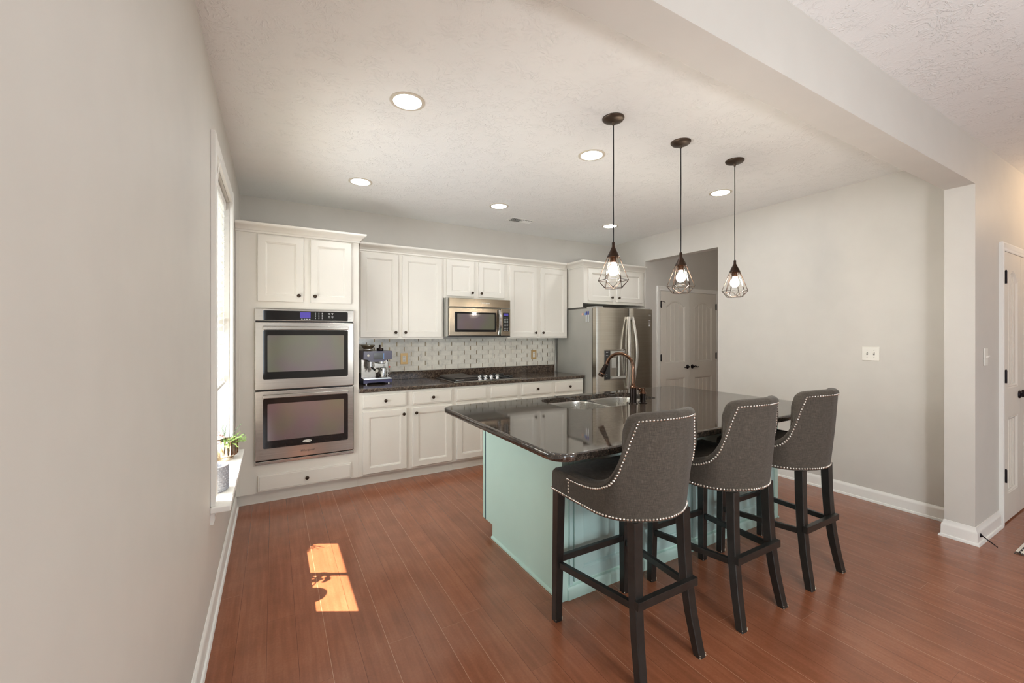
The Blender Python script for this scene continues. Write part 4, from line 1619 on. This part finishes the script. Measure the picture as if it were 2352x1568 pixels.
    low = [B[i] + Vector((0, 0, 0.010)) - inward(i, 0) * 0.0015 for i in range(n)]
    lowf = [Vector((-0.2465, 0.262, ZB + 0.010))] + low + [Vector((0.2465, 0.262, ZB + 0.010))]
    nails(lowf, 0.0152)
    nails([Vector((-0.235, 0.2635, ZB + 0.010)), Vector((0.235, 0.2635, ZB + 0.010))], 0.0152)
    for s in (-1, 1):
        nails([Vector((s * 0.2495, 0.122, 0.740)), Vector((s * 0.2495, 0.122, ZB + 0.02))], 0.0152)
    mb.build('nailhead_trim', M['nail'], st, 60)
    # legs
    def leg(P, w0, w1, d0, d1):
        mbl = MB()
        lps_ = []
        m = len(P) - 1
        for i, p in enumerate(P):
            t_ = i / m
            w, d = w0 + (w1 - w0) * t_, d0 + (d1 - d0) * t_
            b_ = 0.003
            lps_.append([(p[0] - w / 2 + b_, p[1] - d / 2, p[2]), (p[0] + w / 2 - b_, p[1] - d / 2, p[2]), (p[0] + w / 2, p[1] - d / 2 + b_, p[2]), (p[0] + w / 2, p[1] + d / 2 - b_, p[2]),
                         (p[0] + w / 2 - b_, p[1] + d / 2, p[2]), (p[0] - w / 2 + b_, p[1] + d / 2, p[2]), (p[0] - w / 2, p[1] + d / 2 - b_, p[2]), (p[0] - w / 2, p[1] - d / 2 + b_, p[2])])
        mbl.loops(lps_, True, True)
        lg = mbl.build('leg', M['stool_wood'], st, 40)
        mw_ = MB()                       # rubbed-off paint on the foot edges
        p = P[-1]
        for q in range(5):
            zz = random.uniform(0.003, 0.022)
            ex = random.choice((-1, 1))
            mw_.ball((p[0] + ex * (w1 / 2 - 0.001), p[1] - d1 / 2 + 0.001, p[2] + zz), random.uniform(0.0014, 0.003), (1, 1, 1.6), 6, 4)
        mw_.build('scuffs', M['wear'], lg)
    for s in (-1, 1):
        leg([(s * 0.222, 0.237, ZB), (s * 0.226, 0.241, 0.3), (s * 0.230, 0.244, 0.0)], 0.046, 0.038, 0.046, 0.038)
        leg([(s * 0.150, -0.196, ZB), (s * 0.153, -0.200, 0.48), (s * 0.158, -0.209, 0.32), (s * 0.166, -0.226, 0.18), (s * 0.174, -0.246, 0.07), (s * 0.180, -0.260, 0.0)], 0.048, 0.040, 0.046, 0.036)
    def bar(a, b, w, h_, nm='stretcher'):
        a, b = Vector(a), Vector(b)
        dv = (b - a)
        side = Vector((dv.y, -dv.x, 0)).normalized() * w / 2
        up = Vector((0, 0, h_ / 2))
        MB().hexa([a - side - up, a + side - up, a + side + up, a - side + up], [b - side - up, b + side - up, b + side + up, b - side + up], 0.002).build(nm, M['stool_wood'], st)
    for s in (-1, 1):
        bar((s * 0.224, 0.225, 0.282), (s * 0.164, -0.200, 0.300), 0.022, 0.030)
    bar((-0.21, 0.240, 0.305), (0.21, 0.240, 0.305), 0.022, 0.032)
    bar((-0.185, -0.236, 0.322), (0.185, -0.236, 0.322), 0.026, 0.036)
    st.location = (x, y, 0)
    return st


s1 = make_stool(1.727, 1.450, 'charcoal linen nailhead bar stool nearest the sink end of the island')
for x, lab in ((2.400, 'charcoal linen nailhead bar stool in the middle of the island row'), (3.045, 'charcoal linen nailhead bar stool closest to the bare right wall')):
    c = dup(s1)
    c.location = (x, 1.450, 0)
    c['label'] = lab


# ------------------------------------------------------------------ pendants
def make_pendant(x, y, label):
    p = thing('pendant_lamp', (0, 0, H), label, 'pendant lamp', 'wire cage pendants over the island')
    MB().lathe([(0.066, -0.0005), (0.066, -0.006), (0.058, -0.016), (0.035, -0.024), (0.010, -0.027), (0.006, -0.045), (0, -0.046)], (0, 0, H), (0, 0, 1), 36, True).build('canopy', M['canopy'], p)
    MB().tube([(0, 0, H - 0.04), (0.0015, 0, 2.45), (-0.001, 0, 2.25), (0.001, 0, 2.1), (0, 0, 1.97)], 0.0036, 8).build('cord', M['black'], p)
    ZC = 1.890
    MB().lathe([(0.0065, 0.095), (0.009, 0.092), (0.0095, 0.066), (0.014, 0.058), (0.036, 0.012), (0.038, 0.004), (0.036, 0.0), (0.028, 0.002), (0, 0.02)], (0, 0, ZC), (0, 0, 1), 30).build('cap', M['cage'], p)
    MB().lathe([(0.017, 0.01), (0.019, 0.004), (0.019, -0.026), (0.016, -0.030)], (0, 0, ZC), (0, 0, 1), 22, True, True).build('socket', M['copper'], p)
    cg = MB()
    n = 6
    r1, z1, r2, z2 = 0.090, 1.751, 0.056, 1.705
    wr = 0.0017
    up = [(r1 * math.cos(2 * PI * (k + 0.25) / n), r1 * math.sin(2 * PI * (k + 0.25) / n), z1) for k in range(n)]
    lo = [(r2 * math.cos(2 * PI * (k + 0.75) / n), r2 * math.sin(2 * PI * (k + 0.75) / n), z2) for k in range(n)]
    for k in range(n):
        a = 2 * PI * (k + 0.25) / n
        tx, ty = -math.sin(a), math.cos(a)
        for s in (-1, 1):
            cg.tube([(0.036 * math.cos(a) + s * 0.007 * tx, 0.036 * math.sin(a) + s * 0.007 * ty, ZC + 0.002), (up[k][0] + s * 0.002 * tx, up[k][1] + s * 0.002 * ty, z1)], wr, 6)
        cg.tube([up[k], up[(k + 1) % n]], wr, 6)
        cg.tube([lo[k], lo[(k + 1) % n]], wr, 6)
        cg.tube([up[k], lo[k]], wr, 6)
        cg.tube([up[(k + 1) % n], lo[k]], wr, 6)
    cg.build('wire_cage', M['cage'], p)
    b = MB()
    b.lathe([(0.0135, -0.026), (0.0135, -0.042), (0.018, -0.050), (0.026, -0.058), (0.0305, -0.072), (0.0305, -0.082), (0.026, -0.097), (0.016, -0.107), (0, -0.110)], (0, 0, ZC), (0, 0, 1), 26, True)
    b.build('bulb', M['bulb'], p, 80)
    p.location = (x, y, H)
    return p


p1 = make_pendant(2.074, 1.905, 'black wire cage pendant hanging nearest the window end of the island')
for x, y, lab in ((2.700, 1.911, 'black wire cage pendant in the middle of the row of three'), (3.318, 1.912, 'black wire cage pendant hanging closest to the bare right wall')):
    c = dup(p1)
    c.location = (x, y, H)
    c['label'] = lab


# ------------------------------------------------------------------ ceiling fittings
def make_can(x, y, label):
    c = thing('recessed_light', (0, 0, H), label, 'ceiling light', 'recessed ceiling lights')
    MB().lathe([(0.098, -0.0005), (0.098, -0.004), (0.092, -0.007), (0.078, -0.006), (0.076, -0.001)], (0, 0, H), (0, 0, 1), 40).build('trim_ring', M['ring'], c)
    MB().lathe([(0.0765, -0.003), (0.0, -0.0035)], (0, 0, H), (0, 0, 1), 36, True).build('lens', M['can'], c)
    c.location = (x, y, H)
    return c


cans = [(0.930, 2.347, 'large round recessed light nearest the viewer and the window wall'),
        (0.925, 3.786, 'recessed light over the floor before the oven tower'),
        (2.307, 2.377, 'recessed light beside the first pendant canopy, over the sink'),
        (2.289, 3.798, 'recessed light in front of the microwave, beside the ceiling vent'),
        (3.890, 2.409, 'recessed light beside the pendant nearest the right wall'),
        (3.841, 3.828, 'recessed light in front of the refrigerator')]
c0 = make_can(*cans[0])
for x, y, lab in cans[1:]:
    c = dup(c0)
    c.location = (x, y, H)
    c['label'] = lab
vt = thing('ceiling_vent', (2.76, 4.15, H), 'small louvred white register in the ceiling before the upper cabinets', 'vent')
mb = MB()
mb.box(2.60, 2.925, 4.075, 4.225, H - 0.006, H - 0.0005, 0.002)
mb.build('frame', M['trim'], vt)
MB().box(2.632, 2.895, 4.10, 4.20, H - 0.0066, H - 0.0055).build('duct_dark', M['slot'], vt)
mb = MB()
for i in range(13):
    x = 2.642 + i * 0.0205
    s = 0.006 if i > 6 else -0.006
    mb.hexa([(x, 4.102, H - 0.006), (x + 0.002, 4.102, H - 0.006), (x + 0.002, 4.198, H - 0.006), (x, 4.198, H - 0.006)],
            [(x + s, 4.102, H - 0.014), (x + s + 0.002, 4.102, H - 0.014), (x + s + 0.002, 4.198, H - 0.014), (x + s, 4.198, H - 0.014)])
mb.box(2.758, 2.770, 4.102, 4.198, H - 0.013, H - 0.006)
mb.build('louvres', M['trim'], vt)

# ------------------------------------------------------------------ switches
sw = thing('light_switch', (XR, 1.566, 1.256), 'white double toggle switch plate on the bare right wall', 'light switch')
mb = MB()
yz = rrect(1.505, 1.628, 1.196, 1.316, 0.006)
yz2 = [(1.566 + (a - 1.566) * 0.93, 1.256 + (b - 1.256) * 0.93) for a, b in yz]
mb.loops([[(XR - 0.0002, a, b) for a, b in yz], [(XR - 0.003, a, b) for a, b in yz], [(XR - 0.007, a, b) for a, b in yz2]], True, True)
mb.build('plate', M['ivory'], sw)
for y in (1.590, 1.543):
    mb = MB()
    mb.box(XR - 0.0078, XR - 0.006, y - 0.005, y + 0.005, 1.245, 1.268)
    mb.lathe([(0.0025, 0), (0.0025, 0.001)], (XR - 0.007, y, 1.286), (-1, 0, 0), 10, True, True)
    mb.lathe([(0.0025, 0), (0.0025, 0.001)], (XR - 0.007, y, 1.226), (-1, 0, 0), 10, True, True)
    mb.build('toggle_slot', M['slot'], sw)
    MB().hexa([(XR - 0.007, y - 0.004, 1.250), (XR - 0.007, y + 0.004, 1.250), (XR - 0.007, y + 0.004, 1.262), (XR - 0.007, y - 0.004, 1.262)],
              [(XR - 0.020, y - 0.003, 1.262), (XR - 0.020, y + 0.003, 1.262), (XR - 0.020, y + 0.003, 1.270), (XR - 0.020, y - 0.003, 1.270)], 0.001).build('toggle', M['ivory'], sw)
sw = thing('light_switch', (4.60, 0.89, 1.262), 'white single toggle switch plate beside the hall closet door', 'light switch')
MB().box(4.560, 4.640, 0.883, 0.8898, 1.202, 1.324, 0.003).build('plate', M['ivory'], sw)
MB().hexa([(4.594, 0.883, 1.256), (4.606, 0.883, 1.256), (4.606, 0.883, 1.270), (4.594, 0.883, 1.270)],
          [(4.596, 0.866, 1.266), (4.604, 0.866, 1.266), (4.604, 0.866, 1.274), (4.596, 0.866, 1.274)], 0.001).build('toggle', M['ivory'], sw)

# ------------------------------------------------------------------ door stop and rug by the hall
ds = thing('door_stop', (4.43, 0.865, 0.06), 'thin black spring door stop on the column baseboard', 'door stop')
MB().lathe([(0.013, 0), (0.013, 0.004), (0.007, 0.010)], (4.43, 0.8765, 0.060), (0, -1, 0), 14, True, True).build('mount', M['hinge'], ds)
MB().tube([(4.43, 0.868, 0.060), (4.402, 0.828, 0.046), (4.374, 0.788, 0.032)], [0.004, 0.0035, 0.003], 8).build('spring', M['hinge'], ds)
rg = thing('area_rug', (4.9, 0.3, 0), 'black and cream striped fringed rug on the hall floor at the right edge', 'rug')
MB().box(4.475, 5.35, -0.35, 0.730, 0.0005, 0.010, 0.003).build('rug_pile', M['rug'], rg)
mb = MB()
for i in range(120):
    y = -0.345 + i * 0.009
    mb.tube([(4.477, y, 0.006), (4.455, y + random.uniform(-.003, .003), 0.004), (4.435 + random.uniform(-.006, .006), y + random.uniform(-.006, .006), 0.003)], 0.0022, 5)
mb.build('fringe', M['slot'], rg)
